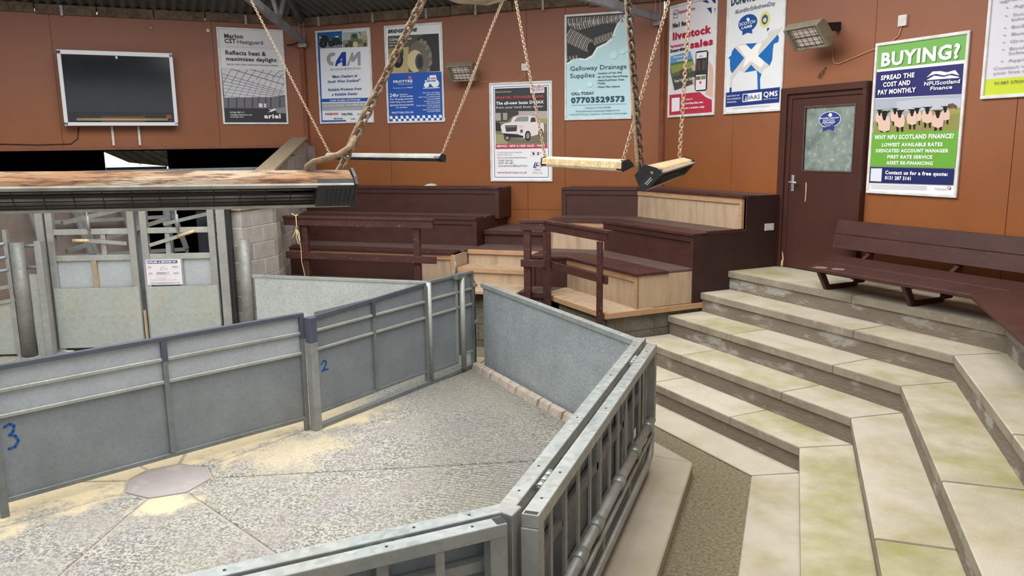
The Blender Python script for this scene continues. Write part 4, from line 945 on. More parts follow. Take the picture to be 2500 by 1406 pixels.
class Poster:
    def __init__(s, t, s0, s1, z0, z1, c): s.t = t; s.a = (s0, s1, z0, z1); s.c = c; s.mb = MB(); s.mats = []; s.n = 1; s.tm = MB(); s.tmats = []
    def P(s, u, v, l): return (s.a[0]+u*(s.a[1]-s.a[0]), s.c-.00012*l, s.a[3]-v*(s.a[3]-s.a[2]))
    def mi(s, h, lst):
        m = flat(h)
        if m not in lst: lst.append(m)
        return lst.index(m)
    def poly(s, pts, h):
        s.n += 1; vs = [s.P(u, v, s.n) for u, v in pts]
        ar = sum(pts[i-1][0]*pts[i][1]-pts[i][0]*pts[i-1][1] for i in range(len(pts)))
        idx = list(range(len(pts)))
        s.mb.add(vs, [tuple(idx if ar < 0 else idx[::-1])], s.mi(h, s.mats)); return s
    def rect(s, u0, v0, u1, v1, h): return s.poly([(u0, v0), (u1, v0), (u1, v1), (u0, v1)], h)
    def ell(s, u, v, ru, rv, h, n=28): return s.poly([(u+ru*math.cos(2*math.pi*i/n), v+rv*math.sin(2*math.pi*i/n)) for i in range(n)], h)
    def line(s, p, q, w_, h):
        asp = (s.a[1]-s.a[0])/(s.a[3]-s.a[2]); dx, dy = (q[0]-p[0])*asp, q[1]-p[1]; L_ = math.hypot(dx, dy) or 1
        nx, ny = -dy/L_*w_/asp, dx/L_*w_
        return s.poly([(p[0]+nx, p[1]+ny), (q[0]+nx, q[1]+ny), (q[0]-nx, q[1]-ny), (p[0]-nx, p[1]-ny)], h)
    def text(s, txt, u0, u1, vb, cap, h, bold=0, ital=False):
        v, f = glyphs(txt, bold, ital)
        x0 = min(p[0] for p in v); x1 = max(p[0] for p in v); k = (u1-u0)/max(1e-6, x1-x0)
        vs = [s.P(u0+(p[0]-x0)*k, vb-p[1]*cap/.73, 95) for p in v]
        MB().add(vs, f).build('lettering', flat(h), s.t); return s
    def done(s):
        if s.mb.f: s.mb.build('printed_design', s.mats, s.t)
class Map(Poster):
    """poster whose design is laid out in the units of a quad tl,tr,br,bl"""
    def quad(s, tl, tr, br, bl): s.q = (tl, tr, br, bl); return s
    def uv(s, x, y):
        tl, tr, br, bl = s.q; u = v = .5
        for _ in range(12):
            px = (1-u)*(1-v)*tl[0]+u*(1-v)*tr[0]+u*v*br[0]+(1-u)*v*bl[0]; py = (1-u)*(1-v)*tl[1]+u*(1-v)*tr[1]+u*v*br[1]+(1-u)*v*bl[1]
            a = (1-v)*(tr[0]-tl[0])+v*(br[0]-bl[0]); b = (1-u)*(bl[0]-tl[0])+u*(br[0]-tr[0])
            c = (1-v)*(tr[1]-tl[1])+v*(br[1]-bl[1]); d = (1-u)*(bl[1]-tl[1])+u*(br[1]-tr[1])
            D = a*d-b*c; ex, ey = x-px, y-py; u += (d*ex-b*ey)/D; v += (-c*ex+a*ey)/D
        return u, v
    def pg(s, pts, h): return s.poly([s.uv(*p) for p in pts], h)
    def tx(s, txt, x0, y0, x1, y1, cap, h, bold=0, ital=False):
        u0, v0 = s.uv(x0, y0); u1, v1 = s.uv(x1, y1); _, vc = s.uv(x0, y0-cap)
        return s.text(txt, u0, u1, (v0+v1)/2, v0-vc, h, bold, ital)
def mapped(fr, s0, s1, z0, z1, cw, label, q, bg='d9d9dc'):
    p = snap_poster(fr, s0, s1, z0, z1, cw, 'framed_poster', label, bg); p.__class__ = Map; return p.quad(*q)
FW = .03
# --- 1 grey daylight roofing poster
p = mapped(FL, 1.516, 2.586, 3.078, 4.642, 14.318, 'grey framed poster with a black and white barn roof photo, right of the wall screen', ((1645, 205), (2152, 228), (2205, 955), (1708, 952)), 'dadbe0')
p.tx('Marlon', 1707, 290, 1846, 293, 33, '26262a', 1).tx('CST', 1710, 326, 1793, 329, 33, '26262a', 1).tx('Heatguard', 1805, 333, 1998, 339, 32, '3a3a40', 0)
p.line(p.uv(1715, 354), p.uv(2110, 370), .0012, '8a8a90')
p.tx('Reflects heat &', 1718, 416, 2022, 424, 33, '26262a', 1).tx('maximises daylight', 1722, 458, 2106, 473, 30, '26262a', 1)
p.tx('Ideal for dairy sheds, equestrian & livestock buildings', 1727, 492, 2115, 504, 11, '77777e', 1)
p.pg([(1688, 520), (2165, 540), (2195, 942), (1722, 936)], '4e4e54')
p.pg([(1690, 522), (2060, 530), (2166, 545), (2178, 725), (2060, 745), (1880, 770), (1800, 775), (1714, 745)], 'cfcfd5')
for k_ in range(7): p.line(p.uv(1692+k_*3, 560+k_*28), p.uv(2168-k_*6-(k_ > 4)*60*(k_-4), 700+k_*11), .0030-.0002*k_, '6a6a70')
p.line(p.uv(1760, 524), p.uv(2176, 650), .0034, '5c5c62'); p.line(p.uv(1900, 526), p.uv(2174, 600), .0030, '6a6a70')
for k_ in range(9): p.line(p.uv(1706+k_*52, 745+min(k_, 3)*8-max(0, k_-4)*8), p.uv(1706+k_*52+70, 640-k_*10), .0022, '77777d')
for k_ in range(8): p.line(p.uv(1700+k_*62, 640-k_*8), p.uv(1700+k_*62+60, 530+max(0, k_-4)*4), .0026, '6a6a70')
p.pg([(1706, 745), (2180, 740), (2186, 830), (1712, 825)], '6c6c72')
for x in (1740, 1800, 1860, 1920, 1965, 2020, 2060, 2130): p.pg([(x, 745), (x+8, 745), (x+9, 825), (x+1, 825)], '3a3a40')
p.pg([(1970, 790), (2000, 792), (2000, 822), (1971, 820)], 'dcdce0').pg([(2012, 792), (2028, 792), (2028, 822), (2013, 822)], 'dcdce0')
p.pg([(1712, 825), (2188, 835), (2196, 941), (1722, 936)], '303036')
p.pg([(2100, 830), (2180, 820), (2182, 870), (2110, 865)], '8a8a8e')
p.pg([(2045, 835), (2072, 838), (2095, 828), (2106, 842), (2070, 856), (2040, 860), (2066, 846)], 'ececf0')
p.tx('ariel', 2015, 905, 2142, 908, 34, 'f4f4f6', 2)
p.tx('01346 281111', 1757, 864, 1862, 866, 12, 'e8e8ea', 1).tx('info@arielplastics.com', 1760, 881, 1922, 885, 10, 'e8e8ea', 1).tx('ariel-agri.com', 1760, 898, 1858, 900, 10, 'e8e8ea', 1)
p.done()
# --- 2 tractor dealer poster
p = mapped(FM, -7.81, -6.755, 3.078, 4.628, 12.2, 'white and blue framed poster with tractors and big grey and blue initials', ((107, 90), (866, 39), (928, 1344), (197, 1366)), 'e4e8ef')
p.pg([(135, 105), (482, 82), (484, 110), (165, 130), (228, 1315), (550, 1308), (552, 1338), (210, 1345)], '1d58a8')
p.pg([(160, 130), (482, 108), (490, 315), (170, 328)], '2f5f9e').pg([(165, 230), (486, 215), (490, 315), (170, 328)], '7d8790')
for x, y, r in ((222, 265, 52), (335, 262, 40), (400, 250, 34), (462, 250, 28)):
    u, v = p.uv(x, y); p.ell(u, v, r/735*1.05, r/1290, '1b1f24'); p.ell(u, v, r/735*.45, r/1290*.45, '3c4a40')
p.pg([(180, 150), (262, 145), (300, 190), (310, 240), (180, 245)], '26342c').pg([(345, 180), (420, 178), (470, 210), (470, 235), (350, 240)], '2b3a30').pg([(165, 165), (190, 160), (195, 190), (168, 195)], 'c9c08a')
p.pg([(388, 160), (430, 155), (440, 172), (392, 176)], 'e6ecf2')
p.pg([(490, 108), (820, 85), (832, 200), (494, 215)], 'a9b7b6').pg([(494, 215), (832, 185), (834, 302), (498, 312)], '8e8a74').pg([(760, 150), (826, 140), (832, 205), (700, 225)], 'b09c78')
p.pg([(610, 125), (690, 118), (705, 190), (760, 205), (765, 260), (560, 275), (560, 215), (600, 205)], '66705a').pg([(625, 135), (680, 130), (688, 180), (630, 186)], '3b4a50').pg([(700, 112), (730, 100), (755, 150), (745, 155), (722, 115)], '55604c')
for x, y, r, c in ((548, 285, 20, '2d2f2c'), (605, 268, 36, '4c4a40'), (668, 270, 34, 'c8c690'), (800, 270, 24, '4c4a40')):
    u, v = p.uv(x, y); p.ell(u, v, r/735, r*1.15/1290, c)
p.pg([(395, 385), (385, 425), (340, 430), (322, 470), (335, 505), (375, 515), (365, 562), (310, 550), (275, 495), (275, 440), (310, 395), (350, 378)], '9a9ca6')
p.pg([(485, 375), (540, 370), (545, 562), (492, 563), (490, 520), (465, 515), (440, 545), (420, 563), (392, 563), (405, 500)], '20409a').pg([(488, 455), (462, 490), (487, 488)], 'e4e8ef').pg([(425, 540), (492, 505), (492, 512), (428, 556)], 'e4e8ef')
p.pg([(552, 560), (620, 375), (640, 380), (640, 440), (700, 370), (738, 362), (742, 553), (705, 555), (700, 440), (650, 505), (612, 505), (605, 465), (585, 562)], '9a9ca6')
p.tx('ENGINEERING', 333, 625, 748, 608, 32, 'a0a3ab', 0)
for s_, a in (("\u201cMain Dealers in", (345, 727, 700, 712)), ("South West Scotland\u201d", (292, 795, 748, 775)), ('Reliable Products from', (302, 905, 760, 890)), ('a Reliable Dealer', (358, 968, 712, 960))): p.tx(s_, *a, 36, '3f5f9c', 1, True)
p.pg([(210, 1015), (866, 997), (872, 1045), (215, 1062)], '1d58a8').tx('Castle Douglas and Dunragit', 330, 1046, 748, 1036, 26, 'eef2f8', 1)
p.pg([(215, 1078), (874, 1060), (882, 1165), (222, 1180)], 'a3a7b0').tx('Tel: 01556 504 052   Mob: 07803 286 793', 242, 1120, 855, 1108, 24, 'e4e8ee', 1).tx('www.camengineering.co.uk', 338, 1165, 755, 1155, 20, 'e4e8ee', 0)
p.tx('TAKEUCHI', 262, 1236, 445, 1236, 26, 'b33a44', 2).tx('VALTRA', 490, 1240, 645, 1238, 30, '4a4a50', 2).tx('KRONE', 745, 1235, 860, 1232, 20, '4d9a78', 1)
u, v = p.uv(718, 1226); p.ell(u, v, .019, .011, '2f8a5e').ell(u, v, .010, .006, 'e4e8ef')
p.tx('STEWART', 415, 1298, 515, 1295, 15, '2e3034', 2).tx('ALLEN', 620, 1300, 680, 1298, 17, '5a5c60', 2); u, v = p.uv(398, 1290); p.ell(u, v, .014, .008, '24262a')
p.done()
# --- 3 tyre poster
p = mapped(FM, -6.497, -5.448, 3.061, 4.634, 12.2, 'framed poster with a big tractor tyre, blue lower half and chequer strip', ((1051, 22), (1850, -39), (1900, 1338), (1119, 1355)), 'e6e7ec')
p.tx('BRIDGESTONE', 1112, 118, 1520, 92, 46, '26262c', 2, True)
p.pg([(1108, 158), (1800, 118), (1820, 632), (1120, 665)], '55564a').pg([(1112, 330), (1400, 300), (1400, 655), (1120, 665)], 'b3a476').pg([(1112, 330), (1300, 320), (1300, 380), (1114, 400)], '8a8758')
u, v = p.uv(1730, 400); p.poly([p.uv(1500, 180), p.uv(1620, 130), p.uv(1805, 118), p.uv(1828, 630), p.uv(1560, 640), p.uv(1640, 400)], '36373b')
u, v = p.uv(1560, 440); p.ell(u, v, .2, .17, '6d665c'); u, v = p.uv(1490, 495); p.ell(u, v, .135, .112, 'c9bb94'); u, v = p.uv(1548, 505); p.ell(u, v, .072, .083, '4a4c52'); p.ell(u+.01, v, .045, .06, '34363c')
for a in ((1560, 190), (1610, 215), (1640, 280), (1680, 380), (1690, 490), (1660, 590)):
    p.pg([(a[0], a[1]), (a[0]+35, a[1]+5), (a[0]+25, a[1]+55), (a[0]-20, a[1]+70)], '86807a')
u, v = p.uv(1250, 475); p.ell(u, v, .095, .085, '1f2024'); p.ell(u+.02, v, .04, .04, '4a4c4a'); p.pg([(1290, 300), (1320, 300), (1330, 420), (1295, 420)], '34402c')
p.pg([(1128, 192), (1195, 188), (1196, 220), (1130, 224)], 'c4c4c4').tx('NEW', 1138, 216, 1188, 213, 18, '44443c', 1).tx('VX-TRACTOR', 1205, 216, 1440, 204, 25, 'e6e6e6', 2, True).tx('Premium technology', 1130, 254, 1385, 243, 15, 'e6e6e6', 1).tx('High durability', 1132, 292, 1320, 284, 15, 'e6e6e6', 1)
p.pg([(1106, 668), (1845, 636), (1885, 1322), (1135, 1340)], '2356ae')
p.tx('PROTYRE', 1195, 795, 1462, 785, 34, 'eef2fa', 2).tx('protyre.co.uk', 1265, 818, 1458, 812, 12, 'eef2fa', 1).tx('The garage you can', 1190, 872, 1375, 866, 12, 'dfe8f6', 1, True).tx('TRUST', 1385, 868, 1465, 864, 18, 'eef2fa', 1)
for dx, dy in ((-16, 0), (0, 0), (16, 0), (-8, -16), (10, -16), (-8, 14), (10, 14)):
    u, v = p.uv(1420+dx, 722+dy); p.ell(u, v, .011, .0065, 'd96a74')
for s_, a, c in (('24hr', (1150, 990, 1275, 985), 50), ('Breakdown', (1288, 962, 1398, 958), 18), ('Services available', (1288, 990, 1470, 984), 20), ('Over 150 garages nationwide', (1150, 1030, 1472, 1024), 22), ('Mobile fitting service available', (1150, 1068, 1475, 1062), 20), ('Agricultural, 4x4 and Commercial', (1152, 1112, 1478, 1106), 24), ('tyre specialists', (1238, 1142, 1392, 1138), 18), ('PROTYRE.CO.UK', (1180, 1220, 1480, 1210), 24)): p.tx(s_, *a, c, 'eef2fa', 1)
for s_, a in (('Gates Tyres, Workington', (1600, 938, 1835, 930)), ('Call: 01900 605 888', (1650, 965, 1835, 960)), ('Gates Tyres, Carlisle Rosehill', (1545, 998, 1835, 990)), ('Call: 01228 528808', (1658, 1025, 1838, 1020)), ("Harold's Tyres, Penrith", (1622, 1055, 1838, 1050)), ('Call: 01768 864303', (1658, 1082, 1838, 1078)), ('Dennis Tyres, Carlisle Kingstown', (1520, 1115, 1840, 1108)), ('Call: 01228 597774', (1662, 1142, 1842, 1137)), ('Dennis Tyres, Dumfries', (1610, 1172, 1842, 1168)), ('Call: 01387 253032', (1665, 1198, 1845, 1193))): p.tx(s_, *a, 17, 'dfe8f6', 1)
for x, y, r in ((1648, 822, 34), (1765, 800, 52)): u, v = p.uv(x, y); p.ell(u, v, r/760, r/1370, 'f0f3fa')
p.pg([(1688, 690), (1775, 685), (1790, 770), (1720, 810), (1640, 805), (1622, 760), (1688, 750)], 'f0f3fa').pg([(1658, 718), (1672, 716), (1675, 755), (1662, 755)], 'f0f3fa').pg([(1603, 862), (1825, 852), (1825, 864), (1603, 872)], 'f0f3fa')
p.tx('AGRI', 1700, 742, 1772, 738, 22, 'c9545e', 2).tx('CENTRE', 1645, 780, 1775, 774, 22, '2356ae', 2, True)
for i in range(20):
    for j in range(2):
        if (i+j) % 2 == 0:
            x0 = 1145+37.5*i; y0 = 1255-i*.9+j*40; p.pg([(x0+(j*8), y0), (x0+37.5+j*8, y0-1), (x0+45+j*4, y0+39), (x0+7+j*2, y0+40)], 'f0f3fa')
p.done()
# --- 4 pick-up poster
p = mapped(FM, -4.66, -3.612, 2.096, 3.652, 12.2, 'white framed poster with a white pick-up truck, hung lowest of all', ((65, 118), (838, 73), (853, 1325), (102, 1328)), 'f0f0f4')
for q_ in (((122, 168), (792, 130), (802, 1270), (150, 1274)),):
    for i in range(4): p.line(p.uv(*q_[i]), p.uv(*q_[(i+1) % 4]), .0028, '31356e')
p.pg([(138, 185), (775, 150), (782, 445), (145, 460)], '393a3e').pg([(570, 138), (742, 128), (745, 222), (575, 230)], 'eeeef2')
p.tx('ISUZU', 590, 165, 738, 158, 28, 'b5484c', 1).tx('THE PICK-UP', 592, 192, 738, 186, 16, '55585e', 1).tx('PROFESSIONALS', 592, 208, 738, 203, 10, '77787e', 1)
p.tx('Lloyd Ltd Isuzu', 155, 233, 346, 226, 22, 'd8d8dc', 0).tx('SMARTER. STRONGER. SAFER.', 158, 308, 748, 283, 30, 'c8525a', 2).tx('The all-new Isuzu D-MAX', 158, 376, 742, 355, 36, 'f2f2f4', 2).tx('from your local Isuzu dealer', 160, 426, 736, 405, 32, 'e6e6ea', 0)
p.pg([(145, 460), (782, 445), (786, 850), (156, 862)], '7f7b64').pg([(430, 452), (782, 446), (784, 560), (420, 565)], 'b8a9a8').pg([(145, 460), (430, 455), (440, 490), (360, 520), (300, 580), (148, 590)], '45403c').pg([(150, 480), (215, 478), (218, 570), (152, 575)], 'a8a49c').pg([(242, 478), (295, 476), (298, 560), (245, 565)], 'a09c94').pg([(350, 545), (784, 540), (786, 600), (350, 600)], 'a09c60').pg([(150, 590), (210, 600), (230, 700), (152, 700)], '2f2e2a').pg([(154, 740), (240, 745), (310, 850), (156, 860)], 'a39c70').pg([(250, 770), (786, 700), (786, 850), (320, 855)], '77705c')
p.pg([(370, 525), (420, 510), (570, 505), (640, 520), (665, 590), (740, 595), (745, 700), (730, 720), (560, 770), (480, 790), (265, 765), (235, 720), (215, 640), (260, 605), (340, 590)], 'e3dad8')
p.pg([(378, 582), (425, 520), (560, 515), (550, 578)], '8f9398').pg([(590, 528), (636, 528), (648, 580), (580, 585)], '3a3c42').pg([(270, 630), (420, 625), (415, 700), (285, 708)], '3e3a3e').pg([(430, 635), (500, 625), (490, 655), (440, 655)], 'c4c8cc').pg([(240, 725), (420, 735), (500, 760), (490, 785), (270, 770)], '2e2c30').pg([(282, 640), (410, 636), (408, 648), (284, 652)], '8a888c').pg([(460, 680), (488, 676), (486, 716), (458, 718)], '4c4a4e')
for x, y, r, r2 in ((552, 755, 36, 62), (705, 715, 28, 55), (300, 785, 38, 34)): 
    u, v = p.uv(x, y); p.ell(u, v, r/760, r2/1230, '1d1c20'); p.ell(u, v, r*.62/760, r2*.62/1230, '8c8a8c')
p.pg([(156, 864), (786, 852), (788, 905), (158, 922)], 'b8404a').tx('SERVICE - NEW & USED SALES - PARTS', 172, 898, 762, 886, 24, 'f4eef0', 2)
p.tx('Tinwald Downs Road, Heathhall,', 178, 972, 485, 966, 20, 'a9a9ae', 0).tx('Dumfries DG1 3SJ', 178, 1000, 355, 996, 20, 'a9a9ae', 0).tx('Call our Isuzu Sales Representative:', 178, 1036, 545, 1030, 18, '55565c', 0)
p.tx('- 01387 720 461', 178, 1075, 375, 1070, 21, '4c4d52', 0).tx('- 07971 491 083', 178, 1107, 378, 1103, 21, '4c4d52', 0).tx('- john.jamieson@lloyd.ltd.uk', 180, 1140, 552, 1132, 21, '4c4d52', 0).tx('www.lloyd-isuzu.co.uk', 182, 1226, 546, 1218, 27, 'b04a58', 0)
p.tx('5', 665, 990, 692, 988, 36, 'b5384a', 2).tx('YEAR', 694, 968, 724, 966, 10, '8a8a90', 1)
for i in range(4): p.line(p.uv(*((590, 948), (642, 944), (645, 1000), (592, 1002))[i]), p.uv(*((642, 944), (645, 1000), (592, 1002), (590, 948))[i]), .0012, 'c6c6cc')
p.pg([(605, 962), (628, 955), (638, 985), (615, 992)], '45464a')
p.pg([(618, 1150), (640, 1082), (652, 1082), (636, 1140), (662, 1140), (656, 1152)], '39307a').pg([(645, 1130), (664, 1082), (676, 1082), (662, 1118), (690, 1118), (684, 1130)], '39307a').pg([(680, 1080), (720, 1078), (735, 1140), (690, 1145)], 'c9c6dc')
p.tx('Lloyd', 636, 1180, 705, 1178, 22, '5c5c66', 0).tx('Leaders in our', 618, 1208, 728, 1204, 12, '9a9aa2', 0).tx('field since 1964', 612, 1226, 734, 1222, 12, '9a9aa2', 0)
p.done()
# --- 5 drainage poster
p = mapped(FM, -3.413, -2.365, 3.04, 4.612, 12.2, 'pale turquoise framed poster with black ribbed drainage pipes', ((222, 102), (686, 73), (685, 813), (222, 829)), 'bde0e8')
p.pg([(237, 115), (240, 112), (665, 84), (640, 105), (600, 150), (575, 200), (555, 265), (510, 305), (455, 330), (420, 385), (370, 410), (320, 405), (285, 408), (262, 430), (238, 440)], 'eef8fa')
p.pg([(238, 116), (650, 88), (625, 108), (585, 155), (562, 205), (545, 255), (505, 292), (445, 320), (412, 375), (365, 400), (320, 394), (282, 398), (255, 420), (238, 428)], '2d2c2e')
def ribs(x0, y0, x1, y1, h0, h1, n, c1='8f8a86', c2='4a4644'):
    for i in range(n):
        t_ = i/n; x = x0+(x1-x0)*t_; y = y0+(y1-y0)*t_; hh = h0+(h1-h0)*t_; dx, dy = (x1-x0)/n, (y1-y0)/n
        L_ = math.hypot(dx, dy); nx, ny = -dy/L_, dx/L_
        pts = []
        for k_ in range(7):
            a = -1+2*k_/6; bo = (1-a*a)*6; pts.append((x+nx*hh*a-dx/L_*bo, y+ny*hh*a-dy/L_*bo))
        pts2 = [(q_[0]+dx*.55, q_[1]+dy*.55) for q_ in pts[::-1]]; p.pg(pts+pts2, c1 if i % 2 else 'b0aba6')
ribs(250, 150, 630, 128, 26, 26, 26, '77736f'); ribs(262, 190, 640, 110, 30, 12, 24); ribs(425, 285, 560, 235, 24, 22, 13); ribs(240, 400, 330, 385, 14, 12, 8, '5a5654')
p.pg([(238, 185), (260, 180), (425, 262), (418, 340), (385, 368), (330, 350), (238, 292)], '34302e'); ribs(245, 238, 408, 318, 50, 44, 14)
u, v = p.uv(402, 322); p.ell(u, v, .045, .05, '1c1a1a')
for x, y, r in ((560, 375, 26), (620, 350, 18), (400, 575, 20), (480, 520, 14), (655, 330, 20), (330, 620, 16)): u, v = p.uv(x, y); p.ell(u, v, r/463, r/735, 'cdebf1')
p.tx('Galloway Drainage', 262, 482, 648, 466, 32, '2c4750', 0).tx('Supplies', 262, 532, 432, 526, 32, '2c4750', 0)
for s_, y, x1 in (('\u2022 Suppliers of Twin Wall', 505, 617), ('\u2022 MDPE Water Pipe & Fittings', 529, 657), ('\u2022 Septic/Fuel/Water Tanks', 553, 633), ('\u2022 Pumps', 576, 505), ('\u2022 Water Filter Systems', 599, 604)): p.tx(s_, 446, y, x1, y-6, 12, '26343c', 1)
p.tx('CALL TODAY', 270, 650, 428, 645, 19, '22323c', 1).tx('07703529573', 268, 706, 636, 690, 38, '1f4a58', 2)
p.line(p.uv(268, 722), p.uv(648, 708), .0012, '4a6a74').tx('Telephone 01556 505488', 366, 744, 542, 738, 11, '3a5560', 0).tx('Email gallowaydrainagesupplies@gmail.com', 302, 768, 606, 758, 11, '3a5560', 0).tx('Craig Smith Fencing, Craigennes, Clarebrand, Castle Douglas', 255, 790, 656, 779, 11, '3a5560', 0)
p.done()
# --- 6 red livestock sales poster
p = mapped(FR, -9.825, -8.785, 3.04, 4.612, 7.285, 'white and red framed poster with a phone and magazine, first on the door wall', ((5, 66), (545, -66), (500, 1320), (-45, 1350)), 'dcd9de')
p.pg([(370, 12), (470, -30), (530, -40), (528, 220), (505, 100), (490, 60)], 'dcd9de').pg([(372, 12), (425, -4), (455, 35), (420, 30)], '2c3a78').pg([(425, 90), (475, 82), (478, 160)], '2c3a78').pg([(478, 0), (535, -40), (533, 40), (500, 35)], '2c3a78').pg([(505, 95), (532, 88), (528, 228)], '2c3a78')
for a, b_ in (((45, 118), (95, 104)), ((95, 104), (92, 190)), ((92, 190), (42, 200)), ((42, 200), (45, 118))): p.line(p.uv(*a), p.uv(*b_), .0022, '33343a')
p.tx('FG', 50, 168, 82, 160, 28, '33343a', 1).tx('Digital+Print', 98, 152, 300, 100, 32, 'b5486a', 1)
p.tx('No1 for', 38, 306, 205, 278, 52, '1c1c20', 2).tx('livestock', 36, 445, 474, 368, 84, 'b8203c', 2).tx('sales', 240, 542, 492, 500, 78, 'b8203c', 2)
p.tx('Farmers', -8, 538, 165, 512, 34, 'c23a58', 2).tx('Guardian', -10, 592, 210, 555, 34, '1e1e22', 2)
p.pg([(-22, 640), (235, 575), (340, 930), (42, 1030), (-30, 720)], '5e6a52').pg([(-22, 640), (235, 575), (262, 660), (-12, 720)], '5a9cc8').pg([(0, 740), (270, 690), (290, 760), (10, 830)], '8a9a50').pg([(105, 800), (190, 760), (215, 820), (160, 870), (110, 850)], '6e4c38').pg([(20, 870), (310, 800), (338, 928), (44, 1028)], '4c5048')
p.tx('Anniversary', 35, 665, 225, 625, 26, 'e6eef4', 1).tx('Edition', 90, 700, 210, 675, 26, 'e6eef4', 1).tx('Royal Highland Show', 50, 960, 285, 880, 34, 'e0e0da', 1)
p.pg([(170, 470), (215, 460), (216, 500), (192, 515), (172, 505)], '2a2a30')
p.pg([(440, 690), (480, 740), (500, 850), (480, 1120), (400, 1070), (420, 1000), (440, 900)], 'd6b0a4').pg([(250, 870), (300, 880), (300, 990), (265, 960)], 'd0a898').pg([(245, 740), (300, 730), (298, 800), (262, 800)], 'd0a898')
p.pg([(300, 590), (320, 578), (425, 568), (440, 585), (422, 1020), (405, 1035), (300, 1040), (285, 1020)], '1d1d22').pg([(307, 598), (424, 582), (408, 1018), (295, 1028)], 'e6e4e8').pg([(308, 662), (420, 650), (414, 846), (300, 852)], '3a383a').pg([(318, 690), (345, 680), (350, 790), (322, 800)], '57504c').pg([(375, 680), (405, 676), (402, 790), (372, 792)], '57504c').pg([(302, 868), (352, 864), (350, 906), (300, 910)], '6a6a50').pg([(358, 862), (410, 856), (408, 900), (356, 905)], '7d8a5a')
u, v = p.uv(350, 938); p.ell(u, v, .02, .012, 'c0304a')
p.tx('New', 345, 640, 382, 636, 12, '33333a', 1)
p.pg([(-35, 1082), (340, 1048), (410, 1110), (475, 1140), (474, 1285), (-42, 1320)], 'b8344a')
p.tx('24/7 news at', 132, 1148, 262, 1138, 24, 'f0dce0', 1).tx('FarmersGuardian.com', 132, 1195, 382, 1178, 24, 'f4e6ea', 2).tx('Become a member today', 132, 1248, 400, 1232, 24, 'f4e6ea', 2)
p.pg([(8, 1118), (106, 1110), (102, 1268), (4, 1278)], 'eceaee')
p.done()
# --- 7 lamb poster
p = mapped(FR, -8.59, -7.54, 3.04, 4.605, 7.285, 'white framed poster with a lamb shaped blue and white saltire over a navy band', ((654, -91), (1352, -263), (1257, 1285), (592, 1305)), 'dcdfe2')
p.tx('DONATE A LAMB', 700, 66, 1260, -62, 100, '2a3560', 1).tx('#LambforStAndrewsDay', 750, 150, 1216, 62, 48, '3a4468', 0)
u, v = p.uv(895, 258); p.ell(u, v, .165, .068, '1f4f94'); p.tx('SCOTCH', 802, 285, 990, 262, 34, 'eef2f6', 1).tx('LAMB', 828, 325, 955, 308, 32, 'eef2f6', 1)
p.pg([(898, 195), (915, 205), (922, 222), (900, 236), (880, 222), (885, 205)], 'eef2f6').pg([(830, 352), (945, 334), (948, 378), (890, 368), (828, 398)], '1f4f94')
u, v = p.uv(1095, 220); p.ell(u, v, .088, .062, 'd8cf8c').ell(u, v, .062, .044, 'c8b85c').ell(u, v, .05, .036, '35517c').ell(u, v+.004, .028, .018, 'cfd0b0')
WHT = 'eceae8'
p.pg([(735, 535), (790, 500), (870, 490), (1005, 488), (1060, 470), (1120, 430), (1130, 370), (1180, 340), (1250, 325), (1300, 300), (1240, 390), (1100, 520), (1010, 635), (1140, 750), (1100, 780), (1070, 790), (1050, 840), (985, 795), (930, 735), (850, 820), (780, 800), (700, 900), (690, 1000), (665, 1000), (680, 880), (700, 830), (850, 655)], 'cfcbc8')
p.pg([(770, 520), (860, 505), (940, 560), (1000, 500), (1060, 480), (1010, 600), (1080, 720), (1040, 770), (930, 690), (830, 770), (870, 650)], WHT)
p.pg([(735, 535), (850, 655), (700, 828), (680, 800), (672, 720), (675, 660), (652, 668), (665, 640), (690, 625), (700, 580)], '2068b0')
p.pg([(868, 492), (1002, 486), (934, 558)], '2068b0').pg([(1012, 635), (1235, 395), (1248, 430), (1240, 480), (1215, 490), (1190, 500), (1180, 560), (1170, 680), (1140, 750)], '2068b0').pg([(930, 733), (985, 795), (1048, 845), (1030, 900), (1032, 1020), (1002, 1022), (1000, 840), (990, 800), (850, 822)], '2068b0').pg([(668, 1000), (692, 990), (690, 1048), (665, 1050)], '1d3c78').pg([(1118, 318), (1148, 316), (1122, 358)], '2a3560')
p.pg([(625, 1052), (1248, 1003), (1240, 1182), (615, 1220)], '26387a')
for s_, y, x1 in (('PLEASE CONTACT YOUR', 1103, 798), ('LOCAL AUCTIONEERS FOR', 1138, 810), ('FURTHER DETAILS', 1175, 756)): p.tx(s_, 640, y, x1, y-8, 18, 'd8dcea', 1)
p.pg([(826, 1072), (1050, 1054), (1046, 1150), (822, 1168)], 'e6e8ee').pg([(834, 1080), (886, 1076), (884, 1152), (832, 1158)], '223a78').pg([(850, 1150), (868, 1085), (876, 1150)], 'c8ccd6').tx('IAAS', 900, 1138, 1030, 1126, 50, '6a6c78', 0).tx('QMS', 1072, 1115, 1228, 1104, 62, 'eef0f6', 1).tx('Quality Meat Scotland', 1072, 1146, 1226, 1136, 11, 'e0e4ee', 1)
p.tx('Supported by QMS, LSL Livestock Market Theatre, www.qms.co.uk', 712, 1243, 1132, 1220, 13, '77797f', 0)
p.done()
